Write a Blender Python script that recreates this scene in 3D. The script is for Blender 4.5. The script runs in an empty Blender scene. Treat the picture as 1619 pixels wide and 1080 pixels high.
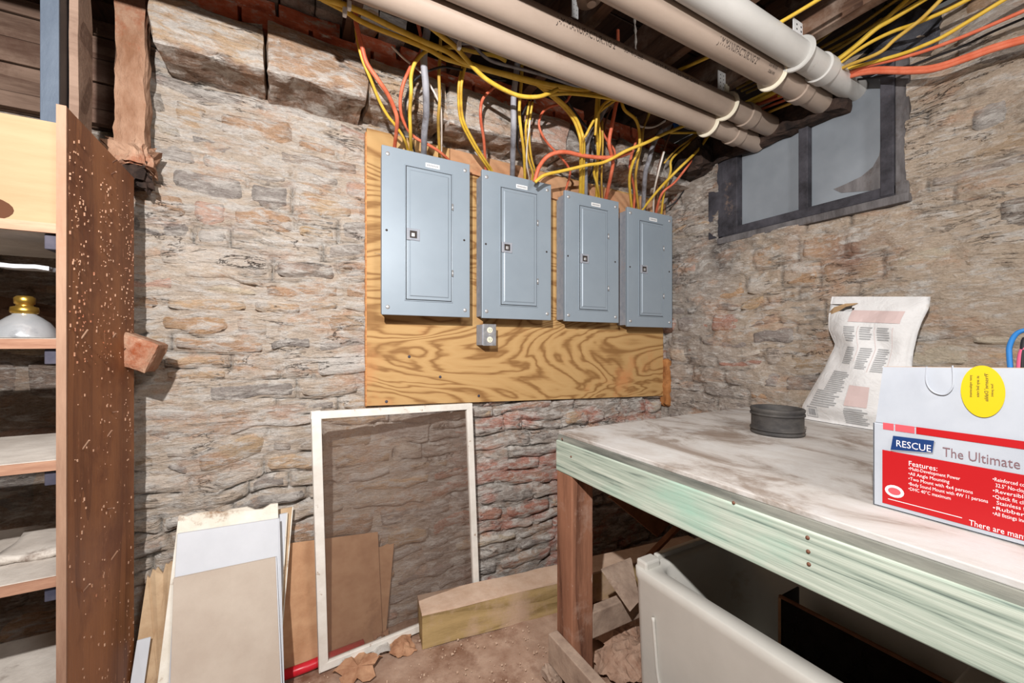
import bpy, math, random
import numpy as np
from mathutils import Vector, Matrix
random.seed(7)
# ---------------------------------------------------------------- camera, world, lights, exposure
F = 640.0; CX = 809.5; HY = 543.0; TH = math.atan2(350.0, 640.0); ST, CT = math.sin(TH), math.cos(TH); CZ = 1.15
scn = bpy.context.scene; COL = scn.collection
cam_d = bpy.data.cameras.new('camera'); cam = bpy.data.objects.new('camera', cam_d); COL.objects.link(cam)
cam.location = (0, 0, CZ); cam.rotation_euler = (math.pi/2, 0, -TH)
cam_d.sensor_width = 36; cam_d.lens = 36*F/1619; cam_d.shift_y = 3/1619; cam_d.clip_start = .02
scn.camera = cam
w = bpy.data.worlds.new('world'); scn.world = w; w.use_nodes = True
w.node_tree.nodes['Background'].inputs[0].default_value = (1, .96, .93, 1)
w.node_tree.nodes['Background'].inputs[1].default_value = .08
def area(name, loc, target, size, power, col=(1, .975, .96)):
    d = bpy.data.lights.new(name, 'AREA'); d.shape = 'DISK'; d.size = size; d.energy = power; d.color = col
    o = bpy.data.objects.new(name, d); COL.objects.link(o); o.location = loc
    o.rotation_euler = (Vector(target)-Vector(loc)).to_track_quat('-Z', 'Y').to_euler(); return o
area('flash_light', (-.31, -.12, 1.87), (.85, 1.7, 1.2), .035, 46)
area('added_fill_light', (.75, -1.3, 2.08), (.7, 1.7, 1.2), .5, 21)  # fill light added behind the camera to even out the flash
scn.view_settings.view_transform = 'Standard'; scn.view_settings.look = 'None'
scn.view_settings.gamma = 1; scn.view_settings.use_curve_mapping = False; scn.view_settings.exposure = .42

# ---------------------------------------------------------------- geometry helpers
def ray(px, py):
    x = (px-CX)/F; y = (HY-py)/F
    return Vector((ST+x*CT, CT-x*ST, y))
O = Vector((0, 0, CZ))
def onY(px, py, Y): d = ray(px, py); return O+d*(Y/d.y)
def onX(px, py, X): d = ray(px, py); return O+d*(X/d.x)
def onZ(px, py, Z): d = ray(px, py); return O+d*((Z-CZ)/d.z)
def hashn(ix, iy, iz, seed):
    h = (ix*374761393+iy*668265263+iz*2147483647+seed*1274126177) & 0xffffffff
    h = ((h ^ (h >> 13))*1274126177) & 0xffffffff
    return ((h ^ (h >> 16)) & 0xffff)/65535.0
def vnoise(p, seed=0):
    p = np.asarray(p, float); i = np.floor(p).astype(np.int64); f = p-i; f = f*f*(3-2*f); r = 0
    for dx in (0, 1):
        for dy in (0, 1):
            for dz in (0, 1):
                wt = (f[:, 0] if dx else 1-f[:, 0])*(f[:, 1] if dy else 1-f[:, 1])*(f[:, 2] if dz else 1-f[:, 2])
                r = r+wt*hashn(i[:, 0]+dx, i[:, 1]+dy, i[:, 2]+dz, seed)
    return r*2-1
def fbm(p, seed=0, octv=4):
    p = np.asarray(p, float); r = 0; a = .5
    for k in range(octv): r = r+a*vnoise(p*(2**k), seed+k*17); a *= .55
    return r
ORG = {}
def org(o): return ORG.get(o.name, Vector((0, 0, 0))) if o else Vector((0, 0, 0))
def tag(o, label=None, cat=None, group=None, kind=None):
    if label: o['label'] = label
    if cat: o['category'] = cat
    if group: o['group'] = group
    if kind: o['kind'] = kind
    return o
def thing(name, label, cat, loc, group=None):
    o = bpy.data.objects.new(name, None); COL.objects.link(o); o.location = loc; o.empty_display_size = .05
    ORG[o.name] = Vector(loc); return tag(o, label, cat, group)
def link(name, verts, faces, mat, parent=None, smooth=False, cols=None, bevel=0, at=None):
    """one mesh object; vertices are given in world space"""
    L = org(parent) if parent else (Vector(at) if at is not None else Vector((0, 0, 0)))
    v = np.asarray(verts, float)-np.array(L)
    me = bpy.data.meshes.new(name); me.from_pydata(v.tolist(), [], faces if isinstance(faces, list) else faces.tolist())
    if cols is not None:
        a = me.color_attributes.new('Col', 'FLOAT_COLOR', 'POINT')
        c = np.ones((len(v), 4)); c[:, :3] = cols; a.data.foreach_set('color', c.ravel())
    if smooth: me.polygons.foreach_set('use_smooth', [True]*len(me.polygons))
    me.materials.append(mat); me.update()
    o = bpy.data.objects.new(name, me); COL.objects.link(o)
    if parent: o.parent = parent
    else: o.location = L
    ORG[o.name] = L
    if bevel:
        m = o.modifiers.new('bevel', 'BEVEL'); m.width = bevel; m.segments = 2; m.limit_method = 'ANGLE'
    return o
class MB:
    def __init__(s): s.v = []; s.f = []
    def add(s, vs, fs):
        n = len(s.v); s.v += [tuple(q) for q in vs]; s.f += [tuple(i+n for i in f) for f in fs]; return s
    def box(s, a, b, M=None):
        x0, y0, z0 = a; x1, y1, z1 = b
        vs = [Vector(q) for q in ((x0,y0,z0),(x1,y0,z0),(x1,y1,z0),(x0,y1,z0),(x0,y0,z1),(x1,y0,z1),(x1,y1,z1),(x0,y1,z1))]
        if M is not None: vs = [M @ q for q in vs]
        return s.add(vs, [(0,3,2,1),(4,5,6,7),(0,1,5,4),(1,2,6,5),(2,3,7,6),(3,0,4,7)])
    def slab(s, quad, off):
        """prism from polygon corners pushed along off"""
        n = len(quad); off = Vector(off); q = [Vector(c) for c in quad]
        vs = q+[c+off for c in q]
        return s.add(vs, [tuple(range(n)), tuple(range(2*n-1, n-1, -1))]+[(i, i+n, (i+1) % n+n, (i+1) % n) for i in range(n)])
    def tube(s, pts, r, n=8, caps=True, flat=1.0):
        pts = [Vector(p) for p in pts]; m = len(pts); vs = []; up = Vector((0, 0, 1)); prev = None
        for i, p in enumerate(pts):
            t = (pts[min(i+1, m-1)]-pts[max(i-1, 0)]).normalized()
            if prev is None:
                a = t.cross(up)
                if a.length < .2: a = t.cross(Vector((1, 0, 0)))
            else: a = prev-t*prev.dot(t)
            a.normalize(); prev = a; b = t.cross(a); rr = r[i] if hasattr(r, '__len__') else r
            for k in range(n):
                c = 2*math.pi*k/n; vs.append(p+a*(math.cos(c)*rr)+b*(math.sin(c)*rr*flat))
        fs = [(i*n+k, i*n+(k+1) % n, (i+1)*n+(k+1) % n, (i+1)*n+k) for i in range(m-1) for k in range(n)]
        if caps: fs += [tuple(range(n-1, -1, -1)), tuple(range((m-1)*n, m*n))]
        return s.add(vs, fs)
    def lathe(s, prof, c, n=32, axis='z'):
        c = Vector(c); vs = []; m = len(prof)
        for r, h in prof:
            for k in range(n):
                a = 2*math.pi*k/n; q = (r*math.cos(a), r*math.sin(a), h)
                if axis == 'x': q = (h, r*math.cos(a), r*math.sin(a))
                if axis == 'y': q = (r*math.cos(a), h, r*math.sin(a))
                vs.append(c+Vector(q))
        return s.add(vs, [(i*n+k, i*n+(k+1) % n, (i+1)*n+(k+1) % n, (i+1)*n+k) for i in range(m-1) for k in range(n)])
    def build(s, name, mat, parent=None, **k): return link(name, s.v, s.f, mat, parent, **k)
def spline(pts, sub=6):
    pts = [Vector(p) for p in pts]; P = [pts[0]*2-pts[1]]+pts+[pts[-1]*2-pts[-2]]; out = []
    for i in range(1, len(P)-2):
        for k in range(sub):
            t = k/sub; a, b, c, d = P[i-1:i+3]
            out.append(.5*((2*b)+(c-a)*t+(2*a-5*b+4*c-d)*t*t+(3*b-a-3*c+d)*t**3))
    return out+[pts[-1]]
def rough_box(a, b, step=.025, amp=.008, seed=0, M=None, freq=9, chip=.35):
    """box whose faces are subdivided and displaced with noise"""
    a = Vector(a); b = Vector(b); d = b-a; key = {}; vs = []; fs = []
    n = [max(1, min(24, int(round(d[i]/step)))) for i in range(3)]
    def vid(i, j, k):
        if (i, j, k) not in key: key[(i, j, k)] = len(vs); vs.append((a.x+d.x*i/n[0], a.y+d.y*j/n[1], a.z+d.z*k/n[2]))
        return key[(i, j, k)]
    for ax in range(3):
        u, w_ = (ax+1) % 3, (ax+2) % 3
        for side in (0, n[ax]):
            for i in range(n[u]):
                for j in range(n[w_]):
                    q = []
                    for du, dw in ((0,0),(1,0),(1,1),(0,1)):
                        c = [0, 0, 0]; c[ax] = side; c[u] = i+du; c[w_] = j+dw; q.append(vid(*c))
                    fs.append(tuple(q if side else q[::-1]))
    v = np.array(vs, float); c0 = (np.array(a)+np.array(b))/2; hl = np.maximum(np.array(d)/2, 1e-4)
    rel = np.abs((v-c0)/hl); corner = (np.sort(rel, axis=1)[:, 1] > .97)
    dsp = np.stack([fbm(v*freq*1.0+7.3*k+seed*3.1, seed+k, 3) for k in range(3)], 1)*amp
    v = v+dsp; v[corner] = v[corner]+(c0-v[corner])*(amp*chip/np.maximum(np.linalg.norm(c0-v[corner], axis=1), 1e-3))[:, None]*2
    if M is not None: v = np.array([M @ Vector(q) for q in v])
    return v, fs
def text_mesh(s, size, font_scale=(1, 1)):
    c = bpy.data.curves.new('t', 'FONT'); c.body = s; c.size = size; c.fill_mode = 'FRONT'; c.resolution_u = 2
    o = bpy.data.objects.new('t', c); COL.objects.link(o)
    me = bpy.data.meshes.new_from_object(o); vs = [(v.co.x*font_scale[0], v.co.y*font_scale[1]) for v in me.vertices]
    fs = [tuple(p.vertices) for p in me.polygons]
    bpy.data.objects.remove(o); bpy.data.curves.remove(c); bpy.data.meshes.remove(me); return vs, fs

# ---------------------------------------------------------------- materials
def lin(c): return tuple(((x/255)/12.92 if x/255 <= .04045 else ((x/255+.055)/1.055)**2.4) for x in c)
def C4(c): return (*lin(c), 1)
class NT:
    def __init__(s, name):
        s.m = bpy.data.materials.new(name); s.m.use_nodes = True; s.t = s.m.node_tree; s.b = s.t.nodes['Principled BSDF']
        s.tc = s.n('ShaderNodeTexCoord').outputs['Object']
    def n(s, t, **k):
        x = s.t.nodes.new(t)
        for a, v in k.items(): setattr(x, a, v)
        return x
    def l(s, a, b): s.t.links.new(a, b)
    def mapped(s, scale, src=None):
        m = s.n('ShaderNodeMapping'); m.inputs['Scale'].default_value = scale; s.l(src or s.tc, m.inputs['Vector']); return m.outputs[0]
    def noise(s, scale, detail=6, rough=.6, vec=None, dist=0):
        x = s.n('ShaderNodeTexNoise'); x.inputs['Scale'].default_value = scale; x.inputs['Detail'].default_value = detail
        x.inputs['Roughness'].default_value = rough; x.inputs['Distortion'].default_value = dist
        s.l(vec or s.tc, x.inputs['Vector']); return x.outputs['Fac']
    def ramp(s, fac, stops, interp='LINEAR'):
        r = s.n('ShaderNodeValToRGB'); cr = r.color_ramp; cr.interpolation = interp
        while len(cr.elements) < len(stops): cr.elements.new(.5)
        for e, (p, c) in zip(cr.elements, stops): e.position = p; e.color = c if len(c) == 4 else (*c, 1)
        s.l(fac, r.inputs[0]); return r.outputs[0]
    def mask(s, fac, a, b): return s.ramp(fac, [(a, (0,0,0,1)), (b, (1,1,1,1))])
    def mix(s, fac, a, b, mode='MIX'):
        m = s.n('ShaderNodeMix', data_type='RGBA', blend_type=mode); 
        for sock, v in ((m.inputs[0], fac), (m.inputs[6], a), (m.inputs[7], b)):
            if isinstance(v, (int, float, tuple)): sock.default_value = v
            else: s.l(v, sock)
        return m.outputs[2]
    def math(s, op, a, b=0):
        m = s.n('ShaderNodeMath', operation=op)
        for sock, v in zip(m.inputs, (a, b)):
            if isinstance(v, (int, float)): sock.default_value = v
            else: s.l(v, sock)
        return m.outputs[0]
    def bump(s, h, strength=.5, dist=.01):
        b = s.n('ShaderNodeBump'); b.inputs['Strength'].default_value = strength; b.inputs['Distance'].default_value = dist
        s.l(h, b.inputs['Height']); s.l(b.outputs[0], s.b.inputs['Normal'])
    def done(s, col, rough=.8, metal=0, spec=.4):
        if isinstance(col, tuple): s.b.inputs['Base Color'].default_value = col
        else: s.l(col, s.b.inputs['Base Color'])
        if isinstance(rough, (int, float)): s.b.inputs['Roughness'].default_value = rough
        else: s.l(rough, s.b.inputs['Roughness'])
        s.b.inputs['Metallic'].default_value = metal; s.b.inputs['Specular IOR Level'].default_value = spec
        return s.m
def surf(name, c1, c2, scale=12, vscale=(1, 1, 1), rough=.8, bump=.3, bscale=60, dirt=None, dlo=.55, dhi=.7, metal=0, spec=.3, bdist=.004, lo=.35, hi=.65, dscale=5):
    t = NT(name); v = t.mapped(vscale); n = t.noise(scale, 7, .65, v)
    c = t.ramp(n, [(lo, C4(c1)), (hi, C4(c2))])
    if dirt: c = t.mix(t.mask(t.noise(dscale, 8, .7), dlo, dhi), c, C4(dirt))
    if bump: t.bump(t.noise(bscale, 6, .7, v), bump, bdist)
    return t.done(c, rough, metal, spec)
def plain(name, c, rough=.5, metal=0, spec=.4): return NT(name).done(C4(c), rough, metal, spec)
def wood(name, light, dark, axis='x', freq=9, rough=.75, bump=.35, dirt=None, dlo=.5, dhi=.7, stretch=.12, speck=None):
    t = NT(name); sc = {'x': (stretch, 1, 1), 'y': (1, stretch, 1), 'z': (1, 1, stretch)}[axis]
    v = t.mapped(sc); big = t.noise(3.2, 2, .5, v, .4)
    rings = t.math('FRACT', t.math('MULTIPLY', big, freq)); fine = t.noise(90, 4, .7, v)
    g = t.math('ADD', t.math('MULTIPLY', rings, .6), t.math('MULTIPLY', fine, .55))
    c = t.ramp(g, [(.25, C4(dark)), (.62, C4(light)), (.95, C4(tuple((a+b)/2 for a, b in zip(light, dark))))])
    if dirt: c = t.mix(t.mask(t.noise(4, 8, .7), dlo, dhi), c, C4(dirt))
    if speck: c = t.mix(t.mask(t.noise(55, 5, .75, t.mapped({'x': (.3,1,1), 'y': (1,.3,1), 'z': (1,1,.3)}[axis])), .64, .69), c, C4(speck))
    t.bump(t.math('ADD', rings, fine), bump, .003); return t.done(c, rough, 0, .25)
def stone_mat(name, white=.35, crack=True, k=0.0):
    t = NT(name); a = t.n('ShaderNodeAttribute', attribute_name='Col').outputs['Color']
    v = t.mapped((1, 1, 2.4)); v2 = t.mapped((1, 1, 3.2))
    n1 = t.noise(5, 9, .68, v, .8); n2 = t.noise(13, 8, .7, v2, .5); n3 = t.noise(60, 6, .75, v)
    c = t.mix(t.mask(n1, .42, .62), a, t.mix(.22, a, C4((176, 154, 138)), 'MIX'))
    c = t.mix(t.math('MULTIPLY', t.mask(t.noise(4.3, 8, .7, t.mapped((1.3, 1, 2), t.tc), .3), .53, .64), .6), c, C4((204, 144, 96)))
    c = t.mix(t.math('MULTIPLY', t.mask(n2, 1-white*.5-.33, 1-white*.5-.2), .85), c, C4((226, 220, 212)))
    c = t.mix(t.math('MULTIPLY', t.mask(t.noise(9, 9, .72, v2, 1.2), .585, .72), .6), c, C4((112, 98, 90)))
    c = t.mix(t.mask(n3, .25, .8), t.mix(.20, c, C4((80, 66, 56))), t.mix(.25, c, C4((255, 248, 238))))
    cr = t.noise(2.1, 10, .66, t.mapped((1, 1, 5.5)), .7)
    line = t.math('SUBTRACT', 1, t.math('MULTIPLY', t.math('ABSOLUTE', t.math('SUBTRACT', cr, .5)), 150))
    line = t.math('MAXIMUM', line, 0); brk = t.mask(t.noise(3.0, 4, .6), .50, .60)
    line = t.math('MULTIPLY', line, brk)
    if crack: c = t.mix(line, c, C4((66, 48, 38)))
    h = t.math('ADD', t.math('MULTIPLY', n2, 1.0), t.math('MULTIPLY', n3, .55))
    h = t.math('SUBTRACT', t.math('ADD', h, t.math('MULTIPLY', t.noise(26, 8, .72, v2, .6), .9)), t.math('MULTIPLY', line, .8))
    t.bump(h, 1.0, .016)
    n4 = t.noise(150, 5, .75, v); g4 = t.noise(34, 8, .78, v2, .4)
    c = t.mix(t.math('MULTIPLY', t.mask(g4, .56, .66), .38), c, C4((92, 76, 66)))
    c = t.mix(t.math('MULTIPLY', t.mask(g4, .44, .34), .0), c, C4((240, 236, 230)))
    c = t.mix(t.math('MULTIPLY', t.ramp(g4, [(.34, (1,1,1,1)), (.43, (0,0,0,1))]), .55), c, C4((240, 234, 226)))
    c = t.mix(t.math('MULTIPLY', t.mask(n4, .3, .75), .14), c, C4((255, 250, 244)))
    c = t.mix(t.math('MULTIPLY', t.ramp(n4, [(.3, (1,1,1,1)), (.5, (0,0,0,1))]), .3), c, C4((84, 70, 60)))
    return t.done(c, .92, 0, .15)
M = {}
M['stone'] = stone_mat('limestone', .42); M['stone_r'] = stone_mat('limestone_ochre', .34)
t = NT('old_brick'); v = t.mapped((1, 1, 2)); c = t.ramp(t.noise(9, 8, .7, v), [(.33, C4((158, 74, 48))), (.52, C4((212, 112, 78))), (.66, C4((208, 172, 150)))])
c = t.mix(t.mask(t.noise(14, 8, .7, v), .56, .66), c, C4((214, 196, 178))); t.bump(t.noise(40, 8, .7, v), .8, .01); M['brick'] = t.done(c, .9, 0, .15)
M['floor'] = surf('dirty_floor', (150, 118, 98), (186, 158, 138), 7, (1, 1, 1), .95, .5, 45, (120, 84, 64), .5, .66, bdist=.006)
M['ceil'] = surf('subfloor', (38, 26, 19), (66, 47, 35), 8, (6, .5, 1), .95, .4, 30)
M['joist'] = wood('joist_wood', (112, 84, 66), (62, 42, 32), 'y', 10, dirt=(150, 132, 118), dlo=.52, dhi=.7)
M['siding'] = wood('siding_wood', (142, 118, 102), (92, 70, 58), 'x', 6, dirt=(84, 58, 46), dlo=.48, dhi=.66)
M['rotten'] = surf('rotten_wood', (132, 94, 70), (184, 150, 126), 10, (1, 1, .4), .95, .9, 40, (142, 76, 46), .52, .64, bdist=.012)
M['char'] = surf('black_crumble', (28, 22, 20), (70, 54, 46), 20, (1, 1, 1), .95, .9, 40)
M['plank'] = wood('stained_plank', (160, 106, 68), (122, 76, 48), 'z', 5, .6, dirt=(112, 62, 36), dlo=.5, dhi=.7, speck=(206, 150, 116))
M['plank_edge'] = wood('sawn_edge', (160, 128, 106), (128, 96, 78), 'z', 4, dirt=(150, 112, 88))
M['shelf'] = surf('dusty_shelf', (170, 160, 150), (206, 198, 188), 6, (1, 1, 1), .9, .5, 30, (110, 92, 80), .55, .66)
M['shelf_edge'] = wood('shelf_edge_wood', (190, 150, 124), (140, 100, 80), 'x', 6)
M['ply'] = None
t = NT('plywood_face'); v = t.mapped((.6, 1, 1.9)); n = t.noise(1.9, 4, .42, v, .9)
rg = t.math('PINGPONG', t.math('MULTIPLY', n, 17), .5)
fine = t.noise(120, 3, .7, t.mapped((.05, 1, 1)))
g = t.math('ADD', rg, t.math('MULTIPLY', t.math('SUBTRACT', fine, .5), .35))
c = t.ramp(g, [(.03, C4((138, 100, 58))), (.13, C4((158, 120, 74))), (.24, C4((180, 143, 93))), (.5, C4((186, 150, 100)))])
c = t.mix(t.mask(t.noise(3.1, 6, .65), .56, .74), c, C4((190, 132, 84)))
t.bump(g, .15, .002); M['ply'] = t.done(c, .7, 0, .3)
M['ply_edge'] = surf('plywood_edge', (170, 110, 66), (206, 150, 96), 20, (1, 1, 6))
M['clay'] = surf('orange_dust_wood', (168, 122, 88), (190, 148, 112), 8, (.5, 1, 1), .9, .4, 50, (168, 102, 70), .55, .7)
t = NT('grey_enamel'); c = t.ramp(t.noise(3, 4, .6), [(.3, C4((132, 144, 154))), (.7, C4((142, 154, 164)))])
c = t.mix(t.mask(t.noise(60, 4, .8), .735, .76), c, C4((104, 78, 62))); t.bump(t.noise(260, 2, .5), .06, .001); M['enamel'] = t.done(c, .36, .1, .5)
M['enamel_side'] = surf('scuffed_enamel', (134, 140, 150), (154, 156, 162), 40, (1, 1, 1), .6, .2, 100, (150, 130, 120), .6, .7)
M['steel'] = surf('dull_steel', (150, 152, 156), (186, 186, 188), 30, rough=.4, metal=.7, bump=.1)
M['screw'] = plain('screw_steel', (190, 190, 190), .35, .6); M['dark'] = plain('dark_gap', (24, 22, 22), .7)
M['sticker'] = plain('white_sticker', (226, 226, 224), .5); M['ink'] = plain('grey_ink', (140, 142, 146), .7); M['ink_dark'] = plain('black_ink', (52, 44, 40), .7)
M['ivory'] = plain('ivory_plastic', (226, 218, 196), .4)
M['pvc'] = surf('beige_pvc', (150, 133, 119), (164, 147, 133), 6, (.4, 1, 1), .42, .08, 80, (140, 116, 100), .64, .74, spec=.45)
M['pvc_w'] = surf('white_pvc', (184, 182, 177), (198, 196, 191), 6, (.4, 1, 1), .42, .06, 80, (150, 138, 124), .64, .74, spec=.45)
M['yellow'] = surf('yellow_jacket', (204, 164, 50), (220, 184, 76), 30, rough=.45, bump=.05, dirt=(150, 106, 46), dlo=.6, dhi=.72)
M['yellow_d'] = surf('dusty_yellow_jacket', (178, 138, 52), (206, 172, 82), 20, rough=.6, bump=.05, dirt=(120, 84, 40), dlo=.55, dhi=.7)
M['orange'] = surf('orange_jacket', (198, 96, 66), (212, 118, 88), 30, rough=.45, bump=.05, dirt=(150, 54, 30), dlo=.62, dhi=.74)
M['black'] = plain('black_jacket', (34, 32, 34), .5); M['whitec'] = surf('white_jacket', (196, 184, 172), (226, 218, 208), 30, rough=.6, bump=.05)
M['greyc'] = surf('grey_service_cable', (122, 122, 128), (160, 160, 166), 18, (1, 1, .3), .55, .15, 60, (90, 84, 84), .6, .7)
M['brownc'] = plain('brown_jacket', (104, 68, 50), .6); M['blue'] = plain('blue_plastic', (28, 92, 176), .4); M['pink'] = plain('pink_jacket', (206, 90, 120), .5)
M['bluew'] = plain('blue_wire', (42, 112, 176), .45)
M['hanger'] = surf('galvanised_strap', (214, 214, 214), (236, 236, 234), 30, rough=.5, metal=0, bump=.05)
M['frame_blk'] = surf('tarred_frame', (38, 36, 40), (74, 72, 78), 9, (1, 1, 1), .75, .6, 40, (126, 106, 92), .62, .72)
M['frame_gr'] = surf('weathered_frame', (70, 66, 66), (118, 114, 114), 14, (1, 1, .3), .8, .5, 40, (70, 58, 50), .55, .68)
t = NT('hazy_pane'); c = t.ramp(t.noise(2.2, 5, .6), [(.3, C4((112, 118, 124))), (.7, C4((142, 148, 154)))])
c = t.mix(t.mask(t.noise(30, 6, .8), .66, .74), c, C4((150, 140, 132))); t.bump(t.noise(4, 3, .5), .1, .01); M['pane'] = t.done(c, .3, 0, .5)
M['steel_post'] = surf('blue_grey_steel', (70, 80, 94), (96, 106, 118), 8, (1, 1, .4), .5, .15, 60, (70, 66, 70), .62, .72, metal=.2)
t = NT('worn_white_top'); v = t.mapped((1, .55, 1)); c = t.ramp(t.noise(6, 10, .72, v, .6), [(.36, C4((196, 193, 189))), (.48, C4((184, 178, 172))), (.58, C4((146, 134, 124))), (.72, C4((122, 104, 90)))])
c = t.mix(t.mask(t.noise(3, 8, .7), .54, .72), c, C4((196, 195, 194))); t.bump(t.noise(40, 8, .7, v), .35, .003); M['top'] = t.done(c, .75, 0, .3)
t = NT('green_treated_timber'); v = t.mapped((1, .035, 1)); g = t.noise(85, 5, .6, v, .2)
c = t.ramp(g, [(.33, C4((104, 116, 108))), (.43, C4((158, 170, 156))), (.62, C4((190, 198, 184)))])
c = t.mix(t.mask(t.noise(5, 6, .6, t.mapped((1, .5, 1))), .54, .74), c, C4((154, 186, 168))); c = t.mix(t.mask(t.noise(4, 6, .6, t.mapped((1, .4, 1))), .6, .74), c, C4((186, 178, 152)))
t.bump(g, .4, .004); M['green'] = t.done(c, .8, 0, .2)
M['strip'] = surf('grey_felt_strip', (92, 94, 88), (150, 150, 140), 30, (1, .1, 1), .85, .3, 60, (176, 140, 112), .62, .7)
M['leg'] = wood('brown_leg_wood', (150, 104, 80), (88, 56, 42), 'z', 16, .8, .5, dirt=(168, 140, 124), dlo=.56, dhi=.72, stretch=.1, speck=(186, 160, 146))
M['dusty_wood'] = surf('dust_covered_wood', (132, 112, 98), (176, 154, 136), 9, (1, 1, 1), .95, .6, 50, (102, 74, 58), .55, .68)
M['timber'] = wood('yellow_treated_timber', (176, 150, 104), (134, 112, 72), 'x', 12, .85, .3, dirt=(186, 158, 134), dlo=.5, dhi=.66, stretch=.14)
M['timber_top'] = surf('sandy_dust', (196, 166, 142), (214, 188, 166), 14, rough=.95, bump=.4, bscale=70)
M['brownboard'] = surf('hardboard', (176, 132, 98), (196, 154, 118), 16, rough=.85, bump=.2, bscale=90, dirt=(150, 108, 80), dlo=.58, dhi=.74)
M['brownboard_d'] = surf('dark_hardboard', (118, 78, 54), (140, 96, 68), 16, rough=.8, bump=.2)
M['greyboard'] = surf('grey_backed_board', (176, 162, 148), (190, 178, 164), 5, rough=.9, bump=.15, bscale=120, dirt=(162, 136, 108), dlo=.6, dhi=.76)
M['whiteboard'] = surf('white_panel', (190, 193, 198), (200, 203, 208), 5, rough=.45, bump=.05, dirt=(190, 186, 184), dlo=.64, dhi=.76)
M['crust'] = surf('peeling_white_panel', (214, 206, 190), (234, 230, 220), 9, rough=.85, bump=.6, bscale=30, dirt=(140, 106, 76), dlo=.50, dhi=.58)
M['tanpanel'] = surf('tan_panel', (168, 138, 106), (196, 170, 138), 9, rough=.9, bump=.4, dirt=(120, 96, 76), dlo=.55, dhi=.66)
M['whiteframe'] = surf('chipped_white_paint', (214, 208, 198), (232, 228, 220), 12, rough=.6, bump=.2, dirt=(150, 118, 92), dlo=.62, dhi=.68, dscale=18)
t = NT('fly_mesh'); tr = t.n('ShaderNodeBsdfTransparent'); mx = t.n('ShaderNodeMixShader'); mx.inputs[0].default_value = .42
t.done(C4((112, 90, 76)), .8); out = t.t.nodes['Material Output']; t.l(tr.outputs[0], mx.inputs[1]); t.l(t.b.outputs[0], mx.inputs[2]); t.l(mx.outputs[0], out.inputs[0]); M['fly'] = t.m
M['red'] = surf('red_plastic', (176, 22, 34), (200, 40, 52), 10, rough=.3, bump=.02, dirt=(170, 110, 96), dlo=.64, dhi=.72)
M['leaf'] = surf('dry_leaf', (150, 104, 76), (190, 148, 116), 18, rough=.8, bump=.4)
M['film'] = plain('plastic_film', (190, 186, 180), .15)
M['rubber'] = surf('dusty_rubber', (52, 50, 50), (84, 80, 76), 9, (1, 1, 2), .7, .2, 60, (140, 112, 92), .62, .72)
t = NT('bag_paper'); c = t.ramp(t.noise(8, 6, .6), [(.3, C4((206, 204, 202))), (.7, C4((220, 219, 218)))])
c = t.mix(t.mask(t.noise(5, 8, .7), .6, .78), c, C4((190, 172, 148))); t.bump(t.noise(16, 5, .6, None, 1.2), .5, .012); M['bag'] = t.done(c, .75, 0, .3)
M['bag_kraft'] = plain('kraft_paper', (170, 140, 104), .85); M['bag_pink'] = plain('faded_red_print', (200, 178, 174), .8); M['bag_grey'] = plain('grey_print', (158, 158, 158), .8)
M['carton'] = surf('white_carton', (166, 171, 179), (176, 181, 188), 8, rough=.6, bump=.06, bscale=30)
M['carton_in'] = plain('carton_kraft', (176, 142, 106), .85); M['redprint'] = plain('red_print', (174, 16, 22), .45); M['pinkprint'] = plain('faded_red', (202, 84, 92), .45)
M['navy'] = plain('navy_print', (20, 52, 104), .45); M['whiteprint'] = plain('white_print', (236, 226, 226), .5); M['brownprint'] = plain('brown_grey_print', (122, 92, 96), .5)
M['sun'] = plain('yellow_sticker', (206, 178, 8), .5)
M['tub'] = surf('cream_fibreglass', (198, 195, 187), (206, 203, 195), 5, rough=.45, bump=.05, dirt=(176, 160, 142), dlo=.6, dhi=.76)
M['darkplastic'] = surf('dark_glossy_panel', (22, 17, 16), (38, 30, 28), 12, rough=.25, bump=.05, dirt=(120, 120, 130), dlo=.68, dhi=.73, dscale=22)
M['card'] = surf('cream_cardboard', (162, 137, 104), (172, 147, 114), 10, (.4, 1, 3), .8, .1, 60); M['card_shadow'] = plain('painted_box_shadow', (84, 50, 30), .9)
M['brass'] = surf('brass', (180, 140, 54), (214, 178, 96), 14, rough=.3, metal=.9, bump=.05)
M['glass'] = surf('mercury_glass', (168, 170, 172), (200, 202, 204), 6, rough=.18, metal=.55, bump=.04, bscale=12, dirt=(120, 122, 126), dlo=.58, dhi=.7)
M['cleat'] = surf('blue_black_block', (52, 52, 66), (84, 80, 90), 12, rough=.8, bump=.2)
M['tarp'] = surf('tar_paper', (52, 52, 56), (88, 88, 94), 6, (1, 1, 2), .8, .7, 18, (40, 38, 40), .5, .6, bdist=.02)
M['greenobj'] = plain('green_glaze', (30, 100, 74), .3)
M['mortar_ochre'] = surf('ochre_mortar', (140, 88, 46), (176, 122, 74), 9, rough=.95, bump=.7, bscale=30, dirt=(96, 56, 30), dlo=.5, dhi=.64)

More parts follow.
